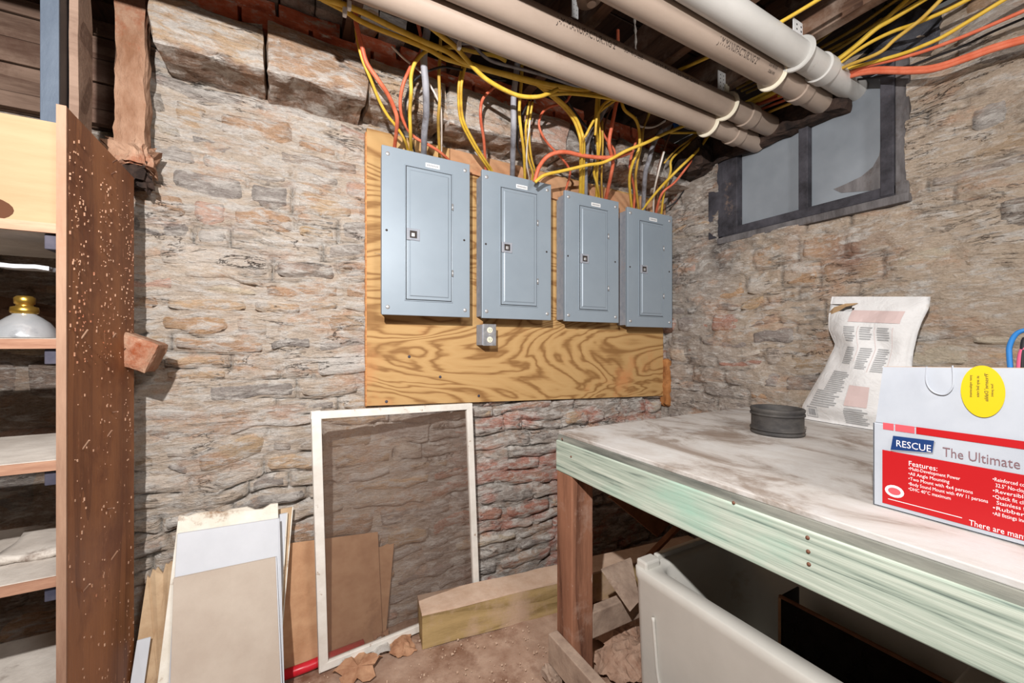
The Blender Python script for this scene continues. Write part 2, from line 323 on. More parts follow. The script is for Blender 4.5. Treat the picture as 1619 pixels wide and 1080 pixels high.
# ---------------------------------------------------------------- rubble walls
PAL = [lin(c) for c in ((228, 212, 194), (212, 190, 166), (176, 166, 158), (216, 176, 130), (220, 168, 142), (194, 144, 96), (238, 230, 220), (142, 132, 126), (170, 158, 148))]
DK = [lin(c) for c in ((128, 118, 112), (150, 138, 130), (112, 100, 94), (170, 150, 134), (176, 100, 66), (190, 172, 156), (140, 126, 120))]
OC = [lin(c) for c in ((204, 166, 116), (186, 152, 110), (196, 144, 84), (214, 196, 166), (146, 134, 120), (210, 174, 130), (124, 108, 94))]
BR = [lin(c) for c in ((126, 92, 62), (144, 108, 74), (104, 74, 52), (150, 120, 92))]
def wall(name, P, S, T, reg, mat, hole=None, seed=1, mort=.006, res=.0065, rows=(.05, .105), wid=(.11, .34), amp=1.0, stones_in=None, stain=None):
    """P(s,t,h) -> world; S,T ranges. Returns the base; stones are its children."""
    rnd = random.Random(seed)
    def warp(s, t):
        p = np.stack([s*3.1, t*3.1, np.full_like(s, seed*.7)], 1); q = np.stack([s*11, t*11, np.full_like(s, seed*.7)], 1)
        return s+.016*fbm(p+5, seed, 3)+.006*fbm(q, seed+3, 2), t+.050*fbm(p*1.3, seed+9, 3)+.014*fbm(q+3, seed+5, 2)
    cells = []; t0 = T[0]-.05
    while t0 < T[1]+.05:
        h = rnd.uniform(*rows); s0 = S[0]-rnd.uniform(0, .15)
        row = []
        while s0 < S[1]:
            wd = rnd.uniform(*wid)*(.7 if h > .09 else 1)
            if rnd.random() < .15 and h > .07: hh = h*rnd.uniform(.45, .6); row.append((s0, s0+wd, t0, t0+hh)); row.append((s0, s0+wd, t0+hh, t0+h))
            else: row.append((s0, s0+wd, t0, t0+h))
            s0 += wd
        cells.append((t0, t0+h, row)); t0 += h
    # base
    ns = int((S[1]-S[0])/res)+1; nt = int((T[1]-T[0])/res)+1
    sg, tg = np.meshgrid(np.linspace(*S, ns), np.linspace(*T, nt)); s = sg.ravel(); t = tg.ravel()
    ws, wt = warp(s, t); us = 2*s-ws; ut = 2*t-wt; d = np.full(len(s), 1.0); cdep = .030 if seed == 3 else .016
    for a, b, row in cells:
        m = (ut >= a) & (ut < b); dd = np.minimum(ut-a, b-ut)
        for (x0, x1, y0, y1) in row:
            k = m & (us >= x0) & (us < x1) & (ut >= y0-1e-6) & (ut < y1)
            d[k] = np.minimum(np.minimum(ut[k]-y0, y1-ut[k]), np.minimum(us[k]-x0, x1-us[k]))
    n3 = np.stack([s, t*1.8, np.full_like(s, seed)], 1)
    bulge = .02*amp*fbm(n3*1.6, seed+40, 3)
    crk = np.clip(fbm(n3*4, seed+50, 3)*7-.4, 0, 1)
    h = mort+bulge+(.016 if seed == 3 else .026)*amp*fbm(n3*(7 if seed == 3 else 5), seed+20, 4)+.005*amp*fbm(n3*30, seed+22, 3)-cdep*np.exp(-(d/.005)**2)*crk
    edge = np.clip(np.minimum(np.minimum(s-S[0], S[1]-s), .02)/.02, 0, 1)
    v = P(s, t, h)
    pal = reg(s, t); mixn = fbm(n3*2.2, seed+60, 4)*.5+.5
    cols = np.zeros((len(s), 3))
    for i in range(len(s) if False else 0): pass
    light = np.array([PALS[k][0] for k in range(4)]); mid = np.array([PALS[k][1] for k in range(4)]) 
    lo = pal @ light; md = pal @ mid
    cols = lo*mixn[:, None]+md*(1-mixn[:, None]); cols *= (1-.72*np.exp(-(d/.0045)**2)*crk)[:, None]
    if stain: cols = stain(s, t, cols)
    i = np.arange(nt-1)[:, None]*ns+np.arange(ns-1)[None, :]; f = np.stack([i, i+1, i+ns+1, i+ns], -1).reshape(-1, 4)
    if hole:
        c = (s[f].mean(1), t[f].mean(1)); f = f[~((c[0] > hole[0]) & (c[0] < hole[1]) & (c[1] > hole[2]) & (c[1] < hole[3]))]
    base = link(name, v, f, mat, smooth=True, cols=cols); tag(base, kind='structure')
    cnt = 0
    for a, b, row in cells:
        for (x0, x1, y0, y1) in row:
            cx, cy = (x0+x1)/2, (y0+y1)/2
            if cx < S[0]+.01 or cx > S[1]-.01 or cy < T[0] or cy > T[1]: continue
            if x0 < S[0]: x0 = S[0]
            if x1 > S[1]: x1 = S[1]
            if hole and x1 > hole[0]-.02 and x0 < hole[1]+.02 and y1 > hole[2]-.03 and y0 < hole[3]+.03: continue
            if stones_in and not stones_in(cx, cy): continue
            g = .004; nx = max(4, int((x1-x0)/.016)); ny = max(4, int((y1-y0)/.013))
            uu, vv = np.meshgrid(np.linspace(0, 1, nx+1), np.linspace(0, 1, ny+1)); u = uu.ravel(); q = vv.ravel()
            ss = x0+g+u*(x1-x0-2*g); tt = y0+g+q*(y1-y0-2*g)
            # rounded plan: pull corners in
            cu = np.abs(2*u-1); cq = np.abs(2*q-1); pull = (np.maximum(0, cu+cq-1.35)/.65)**1.5*.024
            ss -= np.sign(u-.5)*pull; tt -= np.sign(q-.5)*pull*.6
            de = np.minimum(np.minimum(u, 1-u)*(x1-x0), np.minimum(q, 1-q)*(y1-y0)); e = np.clip(de/.014, 0, 1)**.5
            ws, wt = warp(ss, tt); nn = np.stack([ws, wt*2.2, np.full_like(ws, seed)], 1)
            bul = .02*amp*fbm(np.stack([ws, wt*1.8, np.full_like(ws, seed)], 1)*1.6, seed+40, 3)
            lift = rnd.uniform(.006, .022); tilt = rnd.uniform(-.006, .009)*(1-2*q)
            sd = rnd.randint(0, 9999)
            strata = .007*np.abs(fbm(np.stack([ws*3, wt*26, np.full_like(ws, sd*.1)], 1), seed, 3))*2
            hh = bul-.012+e*(.012+lift+tilt)+.010*amp*fbm(nn*13, sd, 3)*e+strata*e
            vs = P(ws, wt, hh); i = np.arange(ny)[:, None]*(nx+1)+np.arange(nx)[None, :]
            f = np.stack([i, i+1, i+nx+2, i+nx+1], -1).reshape(-1, 4)
            r = reg(np.array([cx]), np.array([cy]))[0]; reg_i = rnd.choices(range(4), weights=list(r))[0]
            col = np.array(rnd.choice(PALS[reg_i])); vc = col[None, :]*(1+.35*fbm(nn*9, sd+5, 3))[:, None]
            vc = stain(ws, wt, vc) if stain else vc; link('stone', vs, f, mat, base, smooth=True, cols=np.clip(vc, 0, 1)); cnt += 1
    return base, cnt
PALS = [PAL, DK, OC, BR]
def norm(a): a = np.clip(a, 0.001, None); return a/a.sum(1, keepdims=True)
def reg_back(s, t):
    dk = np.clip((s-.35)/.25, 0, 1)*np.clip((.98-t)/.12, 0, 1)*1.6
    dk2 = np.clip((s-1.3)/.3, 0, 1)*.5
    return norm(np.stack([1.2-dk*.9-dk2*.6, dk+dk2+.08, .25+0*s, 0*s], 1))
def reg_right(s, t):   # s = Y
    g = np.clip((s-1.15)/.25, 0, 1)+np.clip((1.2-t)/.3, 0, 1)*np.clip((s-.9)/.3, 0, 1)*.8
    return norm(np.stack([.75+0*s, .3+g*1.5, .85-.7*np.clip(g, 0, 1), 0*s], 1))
def stain_right(s, t, c):
    n = fbm(np.stack([s*9, t*4, 0*s], 1), 91, 4)
    def blend(c, k, col): k = np.clip(k, 0, 1)[:, None]; return c*(1-k)+np.array(lin(col))[None, :]*k
    rust = np.exp(-((s-.93+.05*n)/.055)**2)*np.clip((t-1.36)/.16, 0, 1)*(.9+n)+np.exp(-((s-.75)/.14)**2)*np.exp(-((t-1.50)/.10)**2)*(.55+1.2*n)
    grime = np.clip((s-.98)/.1, 0, 1)*np.exp(-((t-1.60+.12*n)/.10)**2)*(.7+.8*n)+np.exp(-((s-1.31)/.05)**2)*np.clip((t-1.40)/.2, 0, 1)
    c = blend(c, rust*.95, (146, 84, 34)); return blend(c, grime*.9, (66, 54, 48))
def stain_back(s, t, c):
    n = fbm(np.stack([s*5, t*9, 0*s], 1), 93, 4)
    k = np.clip((s-.62)/.2, 0, 1)*np.clip((.92-t)/.06, 0, 1)*np.clip(n*5-.2, 0, 1)*.8
    k2 = np.clip(fbm(np.stack([s*4, t*11, 0*s], 1), 95, 4)*4-1.2, 0, 1)*.55
    c = c*(1-k[:, None])+np.array(lin((196, 92, 56)))[None, :]*k[:, None]
    return c*(1-k2[:, None])+np.array(lin((206, 150, 124)))[None, :]*k2[:, None]
YW = 1.70; XW = 1.97
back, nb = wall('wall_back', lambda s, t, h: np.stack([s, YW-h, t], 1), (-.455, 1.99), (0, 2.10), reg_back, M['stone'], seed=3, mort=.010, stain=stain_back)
def reg_bf(s, t): return norm(np.stack([0*s+.15, 0*s+.2, 0*s+.1, 0*s+1], 1))
alc, na = wall('wall_alcove', lambda s, t, h: np.stack([s, 1.86-h, t], 1), (-1.9, -.40), (0, 1.88), reg_bf, M['stone_r'], seed=11, rows=(.08, .17), wid=(.16, .4), res=.014)
WH = (.60, 1.33, 1.665, 2.26)
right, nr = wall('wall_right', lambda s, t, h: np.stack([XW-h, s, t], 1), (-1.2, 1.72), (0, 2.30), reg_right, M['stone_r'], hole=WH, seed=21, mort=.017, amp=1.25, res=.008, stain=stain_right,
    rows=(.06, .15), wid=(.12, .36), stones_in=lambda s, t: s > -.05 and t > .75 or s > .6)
print('stones', nb, na, nr)
# end of the stone wall where it breaks off, and brick courses
def rb(name, a, b, mat, parent, cols=None, seed=0, amp=.008, step=.025, M_=None, smooth=False, freq=9):
    v, f = rough_box(a, b, step, amp, seed, M_, freq, chip=.12 if name == 'stone' and a[2] > 2 else .35)
    if cols is not None:
        c = np.array(cols, float)[None, :]*(1+.3*fbm(v*12, seed, 3))[:, None]; c = np.clip(c, 0, 1)
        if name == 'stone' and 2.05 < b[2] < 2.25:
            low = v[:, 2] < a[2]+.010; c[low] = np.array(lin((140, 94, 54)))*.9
        cols = c
    return link(name, v, f, mat, parent, cols=cols, smooth=smooth)
rr = random.Random(5); z = .0
while z < 2.03:
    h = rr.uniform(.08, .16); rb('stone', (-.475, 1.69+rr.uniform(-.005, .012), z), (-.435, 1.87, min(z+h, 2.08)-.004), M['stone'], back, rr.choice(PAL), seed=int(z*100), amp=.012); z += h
# corbelled ledge: big whitewashed blocks standing proud of the wall
x = -.352; k = 0
while x < 1.96:
    L = rr.uniform(.22, .42); x1 = min(x+L, 1.96); y0 = 1.50+rr.uniform(-.012, .012)
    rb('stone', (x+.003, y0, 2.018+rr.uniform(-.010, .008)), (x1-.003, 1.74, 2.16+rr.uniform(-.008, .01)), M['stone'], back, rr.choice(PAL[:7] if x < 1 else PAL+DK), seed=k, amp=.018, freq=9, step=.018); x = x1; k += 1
x = -.34
while x < 1.95:     # red bricks above it
    L = .20; x1 = min(x+L, 1.95)
    for r in range(2):
        y0 = 1.535+r*.022+rr.uniform(-.006, .006); off = .1*r
        if x+off < 1.8: rb('brick', (x+off+.004, y0, 2.168+r*.06), (x1+off-.004, 1.68, 2.222+r*.06), M['brick'], back, seed=k+r, amp=.006)
    x = x1; k += 3
for i in range(7):  # higher stones beside the stud
    a = -.345+i*.105; rb('stone', (a, 1.515, 2.285), (a+.1, 1.66, 2.36), M['stone'], back, rr.choice(PAL), seed=60+i, amp=.012)
# brown streak of clay in the corner
v, f = rough_box((1.925, 1.63, .78), (1.965, 1.70, 1.06), .012, .016, 5, freq=25); link('clay_smear', v, f, M['mortar_ochre'], back, smooth=True)

# floor, ceiling
ns = 150; g = np.linspace(0, 1, ns); gx, gy = np.meshgrid(-2.2+g*4.2, -1.8+g*3.75); x = gx.ravel(); y = gy.ravel()
p3 = np.stack([x*3, y*3, 0*x], 1); z = .012*fbm(p3, 3, 4)-.006+.004*fbm(p3*5, 8, 2)
i = np.arange(ns-1)[:, None]*ns+np.arange(ns-1)[None, :]; f = np.stack([i, i+1, i+ns+1, i+ns], -1).reshape(-1, 4)
tag(link('floor', np.stack([x, y, z], 1), f, M['floor'], smooth=True), kind='structure')
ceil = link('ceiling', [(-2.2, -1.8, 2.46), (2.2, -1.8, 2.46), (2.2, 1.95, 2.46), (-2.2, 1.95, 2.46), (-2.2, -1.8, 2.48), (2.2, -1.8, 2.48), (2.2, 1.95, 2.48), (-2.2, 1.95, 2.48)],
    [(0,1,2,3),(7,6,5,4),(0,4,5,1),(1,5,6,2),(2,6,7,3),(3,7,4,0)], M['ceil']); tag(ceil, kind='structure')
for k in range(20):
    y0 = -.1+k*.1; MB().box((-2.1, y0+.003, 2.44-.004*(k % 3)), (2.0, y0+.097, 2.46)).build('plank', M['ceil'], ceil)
for k, X in enumerate((-1.06, -.65, -.24, .16, .55, .87, 1.25, 1.60)):
    v, f = rough_box((X, -.7, 2.225), (X+.042, 1.9, 2.44), .05, .004, k, freq=12); 
    link('joist', v, f, M['joist'], ceil)
v, f = rough_box((-2.0, 1.70, 2.2), (1.97, 1.86, 2.44), .08, .01, 77); link('rim_board', v, f, M['ceil'], ceil)
# siding boards in the alcove
for k, (a, b) in enumerate(((1.866, 1.912), (1.915, 1.998), (2.002, 2.075), (2.079, 2.15), (2.154, 2.22))):
    MB().box((-1.9, 1.80+.006*(k % 2), a), (-.425, 1.83, b)).build('siding_board', M['siding'], alc, bevel=.002)
MB().box((-1.9, 1.83, 1.86), (-.40, 1.87, 2.45)).build('backing', M['ceil'], alc)

# ---------------------------------------------------------------- window on the right wall
win = MB()
wf = thing('window_1', 'black framed basement window with two hazy panes', 'window', (XW, .96, 1.67)); 
for k_ in ('label', 'category'): del wf[k_]
tag(wf, kind='structure')
def wy(px): return onX(px, 330, 1.955).y
yl, yr = wy(1143), wy(1437)
ya, yb, yc, yd, ye = wy(1167), wy(1262), wy(1277), wy(1393), wy(1415)
MB().box((1.955, yb-.012, 1.74), (2.0, yb-.012+.001, 1.741)).v
def bar(n, y0, y1, z0, z1, x0, mat): return MB().box((x0, min(y0, y1), z0), (2.03, max(y0, y1), z1)).build(n, mat, wf, bevel=.003)
bar('side_frame', yl, ya, 1.70, 2.25, 1.945, M['frame_blk']); bar('mullion', yb, yc, 1.70, 2.25, 1.955, M['frame_blk'])
bar('side_frame', yd, ye, 1.70, 2.25, 1.945, M['frame_blk']); bar('outer_casing', wy(1121), yl, 1.70, 2.2, 1.948, M['frame_blk']); bar('outer_casing', ye, yr, 1.68, 2.25, 1.955, M['frame_gr'])
bar('bottom_rail', yl, ye, 1.695, 1.735, 1.948, M['frame_blk']); bar('sill', yl+.02, yr-.005, 1.66, 1.692, 1.935, M['frame_gr']); bar('head', yl, yr, 2.19, 2.26, 1.94, M['frame_blk'])
for a, b in ((ya, yb), (yc, yd)): bar('pane', a, b, 1.73, 2.20, 1.985, M['pane'])
v, f = rough_box((1.915, .76, 2.085), (1.99, 1.55, 2.25), .02, .022, 44, freq=12); link('dark_head', v, f, M['char'], wf)
v, f = rough_box((1.80, 1.34, 2.05), (1.965, 1.52, 2.20), .02, .03, 45, freq=12); link('dark_head', v, f, M['char'], wf)  # black block carrying the dark head on into the corner
q_ = [onX(a, b, 1.9845) for a, b in ((1394, 222), (1390, 246), (1380, 264), (1362, 279), (1335, 292), (1318, 299), (1330, 305), (1397, 300))]
MB().slab(q_, (-.001, 0, 0)).build('peeling_film', M['frame_gr'], wf)
# torn tar paper beside the window head
def crumple(name, pts_fn, nu, nv, mat, parent=None, amp=.012, seed=0, freq=14, **k):
    uu, vv = np.meshgrid(np.linspace(0, 1, nu), np.linspace(0, 1, nv)); P = np.array([pts_fn(a, b) for a, b in zip(uu.ravel(), vv.ravel())])
    d = np.stack([fbm(P*freq+q*9, seed+q, 3) for q in range(3)], 1)*amp; i = np.arange(nv-1)[:, None]*nu+np.arange(nu-1)[None, :]
    f = np.stack([i, i+1, i+nu+1, i+nu], -1).reshape(-1, 4); o = link(name, P+d, f, mat, parent, smooth=False, **k)
    m = o.modifiers.new('thick', 'SOLIDIFY'); m.thickness = .002; return o
A, B, C_, D = onX(1345, 85, 1.935), onX(1478, 88, 1.935), onX(1482, 20, 1.925), onX(1400, 5, 1.925)
tag(crumple('tar_paper', lambda u, v: (A.lerp(B, u)).lerp(D.lerp(C_, u), v), 26, 18, M['tarp'], amp=.03, seed=4, at=A), 'torn black tar paper stuck over the stones beside the window head', 'tar paper')

# ---------------------------------------------------------------- plywood backer
pl, pt = onY(596, 640, 1.665), 2.0
q = [(.262, 1.665, .905), (1.925, 1.665, .842), (1.925, 1.665, 1.985), (.262, 1.665, 1.995)]
ply = thing('plywood_board', 'yellow grained plywood sheet screwed to the stone wall behind the grey panels', 'board', (1.1, 1.68, .87))
MB().slab(q[::-1], (0, .018, 0)).build('sheet', M['ply'], ply)
MB().slab([(.257, 1.668, .903), (.262, 1.668, .903), (.262, 1.668, 1.98), (.257, 1.668, 1.98)][::-1], (0, .022, 0)).build('edge_strip', M['ply_edge'], ply)
q = [(.60, 1.648, 1.905), (1.925, 1.648, 1.80), (1.925, 1.648, 1.965), (.60, 1.648, 1.985)]
MB().slab(q[::-1], (0, .016, 0)).build('batten', M['clay'], ply)
def screw(p, parent, r=.006, n=(0, -1, 0), mat=None):
    n = Vector(n); R = n.to_track_quat('Z', 'Y').to_matrix(); mb = MB(); mb.lathe([(0, .003), (r*.5, .003), (r*.9, .0018), (r, 0)], (0, 0, 0), 12)
    mb.v = [tuple(R @ Vector(a)+Vector(p)) for a in mb.v]; return mb.build('screw', mat or M['screw'], parent, smooth=True)
for px, py in ((611, 635), (757, 626), (647, 564), (696, 596)): screw(onY(px, py, 1.664), ply, .006, mat=M['cleat'])

# ---------------------------------------------------------------- breaker panels
YP = 1.575
PANELS = [(603.5, 743, 228, 497.5, 'widest grey breaker panel, with a pale glare on its lower corner', 0),
          (762, 871.5, 267, 503, 'grey breaker panel directly above the small outlet box', 1),
          (893, 978.5, 300, 508, 'grey breaker panel between the outlet-side panel and the one in the corner', 2),
          (992, 1063, 326.5, 516.5, 'narrow grey breaker panel closest to the corner and the window', 3)]
for (xa, xb, ya_, yb_, lab, idx) in PANELS:
    a = onY(xa, ya_, YP); x0 = a.x; z1 = a.z; z0 = onY(xa, yb_, YP).z; x1 = onY(xb, 400, YP).x
    W = x1-x0; H = z1-z0
    t = thing('breaker_panel', lab, 'breaker panel', ((x0+x1)/2, 1.66, z0), 'grey breaker panels on the plywood')
    MB().box((x0+.012, YP+.006, z0+.010), (x1-.012, 1.662, z1-.012)).build('enclosure', M['enamel_side'], t, bevel=.002)
    MB().box((x0, YP, z0), (x1, YP+.006, z1)).build('cover', M['enamel'], t, bevel=.0025)
    for z in (z0+.001, z1-.009): MB().box((x0+.002, YP+.004, z), (x1-.002, YP+.014, z+.008)).build('cover_lip', M['enamel'], t)
    MB().box((x0+.0005, YP+.004, z0+.004), (x0+.008, YP+.014, z1-.004)).build('cover_lip', M['enamel'], t)
    dx0, dx1, dz0, dz1 = x0+.25*W, x1-.225*W, z0+.095*H, z1-.095*H
    fr = MB()   # raised ridge round the door
    for q_ in (((dx0-.004, dz0-.004), (dx1+.004, dz0)), ((dx0-.004, dz1), (dx1+.004, dz1+.004)), ((dx0-.004, dz0), (dx0, dz1)), ((dx1, dz0), (dx1+.004, dz1))):
        fr.box((q_[0][0], YP-.003, q_[0][1]), (q_[1][0], YP, q_[1][1]))
    fr.build('door_rim', M['enamel'], t, bevel=.001)
    MB().box((dx0+.001, YP-.0015, dz0+.001), (dx1-.001, YP, dz1-.001)).build('gap', M['dark'], t)
    d = MB().box((dx0+.003, YP-.004, dz0+.003), (dx1-.003, YP-.0015, dz1-.003)).build('door', M['enamel'], t, bevel=.001)
    inx = MB(); e = .014  # pressed inner field
    q0 = [(dx0+e, YP-.004, dz0+e), (dx1-e, YP-.004, dz0+e), (dx1-e, YP-.004, dz1-e), (dx0+e, YP-.004, dz1-e)]
    e2 = e+.004; q1 = [(dx0+e2, YP-.0068, dz0+e2), (dx1-e2, YP-.0068, dz0+e2), (dx1-e2, YP-.0068, dz1-e2), (dx0+e2, YP-.0068, dz1-e2)]
    inx.add(q0+q1, [(4, 5, 6, 7)]+[(i, (i+1) % 4, (i+1) % 4+4, i+4) for i in range(4)]).build('raised_field', M['enamel'], d)
    # latch
    lz = z0+.455*H; lx = dx0+.002; s = .052; 
    la = MB().box((lx, YP-.010, lz), (lx+s, YP-.004, lz+.046)).build('latch', M['enamel_side'], t, bevel=.002)
    MB().box((lx+.012, YP-.0108, lz+.009), (lx+.040, YP-.0098, lz+.037)).build('latch_recess', M['ink_dark'], la)
    MB().box((lx+.018, YP-.016, lz+.013), (lx+.030, YP-.010, lz+.027)).build('thumb_slide', M['screw'], la, bevel=.001)
    for hz in (.20, .72):
        MB().tube([(dx1+.002, YP-.005, dz0+(dz1-dz0)*hz), (dx1+.002, YP-.005, dz0+(dz1-dz0)*hz+.026)], .0035, 8).build('hinge', M['screw'], t, smooth=True)
    for sx in (x0+.022, x1-.022):
        for sz in (z0+.03, z1-.03): screw((sx, YP, sz), t, .0085)
        screw((sx-.004, YP, z0+.5*H), t, .0045, mat=M['ink_dark'])
    lx0 = x0+.47*W; st = MB().box((lx0, YP-.001, z1-.050), (lx0+.058, YP, z1-.033)).build('sticker', M['sticker'], t)
    tm = MB()
    for k in range(7): tm.box((lx0+.006+k*.0068, YP-.0016, z1-.045), (lx0+.0105+k*.0068, YP-.001, z1-.038))
    tm.build('sticker_print', M['ink'], st)
# outlet
a = onY(764, 513, 1.60); b = onY(783, 546, 1.60)
t = thing('outlet_box', 'small grey metal outlet box with two ivory sockets on plywood', 'outlet', ((a.x+b.x)/2, 1.66, b.z))
MB().box((a.x-.004, 1.602, b.z), (b.x, 1.665, a.z)).build('box', M['enamel_side'], t, bevel=.002)
cv = MB().box((a.x-.001, 1.597, b.z-.002), (b.x+.003, 1.602, a.z+.002)).build('cover', M['steel'], t, bevel=.001)
cxo = (a.x+b.x)/2+.001; hz = a.z-b.z
for k in (.27, .73):
    zc = b.z+hz*k; s = MB().lathe([(0, -.003), (.0125, -.003), (.0135, 0)], (cxo, 1.597, zc), 20, 'y').build('socket', M['ivory'], t, smooth=False)
    mb = MB()
    for dx in (-.005, .004): mb.box((cxo+dx, 1.5935, zc-.002), (cxo+dx+.0016, 1.5942, zc+.006))
    mb.box((cxo-.0015, 1.5935, zc-.008), (cxo+.0015, 1.5942, zc-.005)); mb.build('slots', M['dark'], s)
screw((cxo, 1.597, b.z+hz*.5), t, .003)

# ---------------------------------------------------------------- cables
def autoY(px, py, off=0):
    Y = 1.5
    for _ in range(8):
        z = onY(px, py, Y).z; Y = float(np.interp(z, [1.86, 1.92, 2.02, 2.2], [1.62, 1.60, 1.455, 1.40]))+off
    return Y
def cable(name, label, mat, r, pts, off=0, cat='cable', group=None, mode='Y', copies=1, gap=(5, 1), plunge=True, nodeY=None, flat=1.0):
    for c in range(copies):
        P = []
        for j, p in enumerate(pts):
            px, py = p[0]+gap[0]*c, p[1]+gap[1]*c
            if len(p) > 2: P.append(onX(px, py, p[3]) if p[2] == 'X' else (onZ(px, py, p[3]) if p[2] == 'Z' else onY(px, py, p[2])))
            elif plunge and j == len(pts)-1: P.append(onY(px, py, 1.612))
            elif plunge and j == len(pts)-2: P.append(onY(px, py, min(1.575, autoY(px, py, off))))
            elif nodeY is not None: P.append(onY(px, py, nodeY+off))
            else: P.append(onY(px, py, autoY(px, py, off-(.012*c if j < len(pts)-2 else 0))))
        if plunge: P.append(Vector((P[-1].x, max(P[-1].y, 1.60), P[-1].z-.03))); 
        pp = spline(P)
        if not plunge and pts[0][2:3] == ('X',) and P[-1].z > 1.95 and pts[-1][0] > 1400: q_ = pp[-1]; pp += [Vector((q_.x, q_.y-.25, min(2.3, q_.z+.03))), Vector((q_.x, q_.y-.9, min(2.3, q_.z+.05)))]
        o = MB().tube(pp, r, 8, flat=flat).build(name, mat, smooth=True, at=P[0])
        tag(o, (label if isinstance(label, str) else label[c]), cat, group)
Yw, Og, Bk, Wh, Gr = 'yellow_cable', 'orange_cable', 'black_cable', 'white_cable', 'grey_service_cable'
y, yd_, o_, bk, wh, gr, br = M['yellow'], M['yellow_d'], M['orange'], M['black'], M['whitec'], M['greyc'], M['brownc']
cable(Yw, 'upper of two long yellow cables crossing in front of the red bricks', y, .0085, [(500,-6),(536,5),(577,21),(619,42),(675,68),(706,81),(728,95),(749,103),(775,111),(812,120),(844,128),(876,135),(916,141),(960,141),(1000,150)], -.12, plunge=False)
cable(Yw, 'lower of two long yellow cables crossing in front of the red bricks', y, .0075, [(508,-2),(530,9),(547,18),(566,31),(591,43),(619,54),(647,65),(679,79),(702,92),(721,98),(749,106),(780,114),(812,123),(850,133),(900,145),(960,152),(1020,168)], -.10, plunge=False)
cable(Yw, 'yellow cable slanting down from the beige pipe across the others', y, .0075, [(672,36),(702,60),(719,73),(736,92),(753,111),(770,126),(797,142),(823,152),(850,153),(869,147),(882,141)], -.16, plunge=False)
cable(Yw, 'yellow cable arching over then dropping into the widest panel', y, .0065, [(800,97),(785,89),(753,83),(717,75),(691,77),(674,81),(657,98),(650,120),(650,145),(648,179),(649,209),(650,240)], -.06)
cable(Yw, 'thin yellow cable bowing down to the outer top corner of the widest panel', y, .0055, [(563,45),(566,67),(574,97),(586,125),(600,160),(613,183),(625,198),(638,218),(645,238)], -.02)
cable(Og, 'orange cable hanging furthest out over the stone ledge', o_, .0075, [(562,15),(563,35),(566,49),(572,72),(580,100),(599,128),(613,149),(623,171),(628,192),(624,232)], -.04)
cable(Og, 'orange cable curling behind the grey service cable of the widest panel', o_, .006, [(657,25),(663,47),(667,66),(665,83),(651,103),(638,132),(633,158),(635,183),(645,205),(657,218),(679,230),(696,241),(711,256)], -.025)
cable(Bk, 'black cable looping over to the top of the widest panel', bk, .004, [(800,127),(783,126),(766,121),(749,115),(728,110),(702,106),(681,111),(664,120),(653,130),(645,145),(641,166),(644,196),(656,243)], -.035)
cable(Wh, 'thin white wire slanting across the bricks above the widest panel', wh, .0035, [(619,73),(638,92),(662,111),(677,130),(694,162),(698,188),(698,244)], -.01)
cable(Gr, 'thick grey service cable dropping into the widest panel', gr, .0125, [(678,22),(675,50),(670,92),(673,134),(674,177),(671,209),(670,246)], -.05)
cable(Yw, 'yellow cable running straight down beside the grey service cable of the widest panel', yd_, .006, [(697,40),(696,86),(694,115),(695,158),(693,192),(695,244)], -.02)
cable(Yw, ['outer of twin yellow cables swaying to the panel above the outlet', 'inner of twin yellow cables swaying to the panel above the outlet'], y, .0055, [(733,95),(732,103),(728,120),(725,145),(728,188),(745,224),(762,252),(774,271)], -.03, copies=2, gap=(4, 0), group='twin yellow cables to the panel above the outlet')
cable(Og, 'orange cable with a sharp bend ending above the panel over the outlet', o_, .006, [(790,132),(775,143),(762,160),(760,188),(765,222),(768,270)], -.02)
cable(Gr, 'thick grey service cable dropping into the panel above the outlet', gr, .012, [(818,100),(816,118),(812,154),(812,196),(811,239),(810,281)], -.05)
cable(Yw, 'straight yellow cable beside the grey service cable above the outlet panel', y, .0065, [(826,95),(824,133),(821,175),(824,209),(828,239),(830,286)], -.03)
cable(Yw, ['thin yellow cable over the outlet panel, closer to its service cable', 'thin yellow cable over the outlet panel, further from its service cable'], y, .0048, [(837,160),(833,186),(831,209),(835,248),(842,273),(841,288)], -.015, copies=2, gap=(5, 1), group='thin yellow pair over the outlet panel')
cable(Wh, 'thin white wire beside the thin yellow pair', wh, .0035, [(838,190),(836,209),(833,235),(833,260),(838,288)], -.03)
cable(Bk, 'black cable bowing beside the grey service cable over the outlet panel', bk, .0045, [(842,150),(837,160),(827,179),(818,209),(819,235),(826,250),(830,284)], -.01)
cable(Og, 'orange cable making the big open loop between the middle panels', o_, .0052, [(906,145),(901,152),(893,162),(869,169),(857,179),(852,196),(857,213),(867,228),(886,248),(899,265),(901,277),(893,306)], -.02)
cable(Og, 'thick orange cable arching flat over the middle of the cable tangle', o_, .009, [(845,288),(852,265),(865,248),(882,241),(899,241),(916,245),(946,249),(975,248),(1000,240)], -.09, plunge=False)
cable(Yw, 'long yellow cable sweeping up from the outlet panel to the pipe end', y, .0075, [(846,288),(861,277),(886,271),(908,266),(929,261),(950,258),(967,251),(991,238),(1021,226),(1052,211),(1091,195),(1110,188)], -.12, plunge=False)
cable(Yw, ['yellow cable arching into the third panel, under its twin', 'yellow cable arching into the third panel, over its twin'], y, .0068, [(846,131),(869,150),(891,169),(906,188),(914,207),(918,226),(918,260),(917,310)], -.04, copies=2, gap=(5, 0), group='twin yellow cables into the third panel')
cable(Gr, 'grey service cable leaning down into the third panel', gr, .011, [(962,160),(950,184),(940,203),(930,222),(926,260),(926,310)], -.02)
cable(Yw, 'yellow cable sagging from the knot of cables toward the third panel', y, .0058, [(976,156),(950,175),(938,192),(927,213),(921,230),(919,308)], -.08)
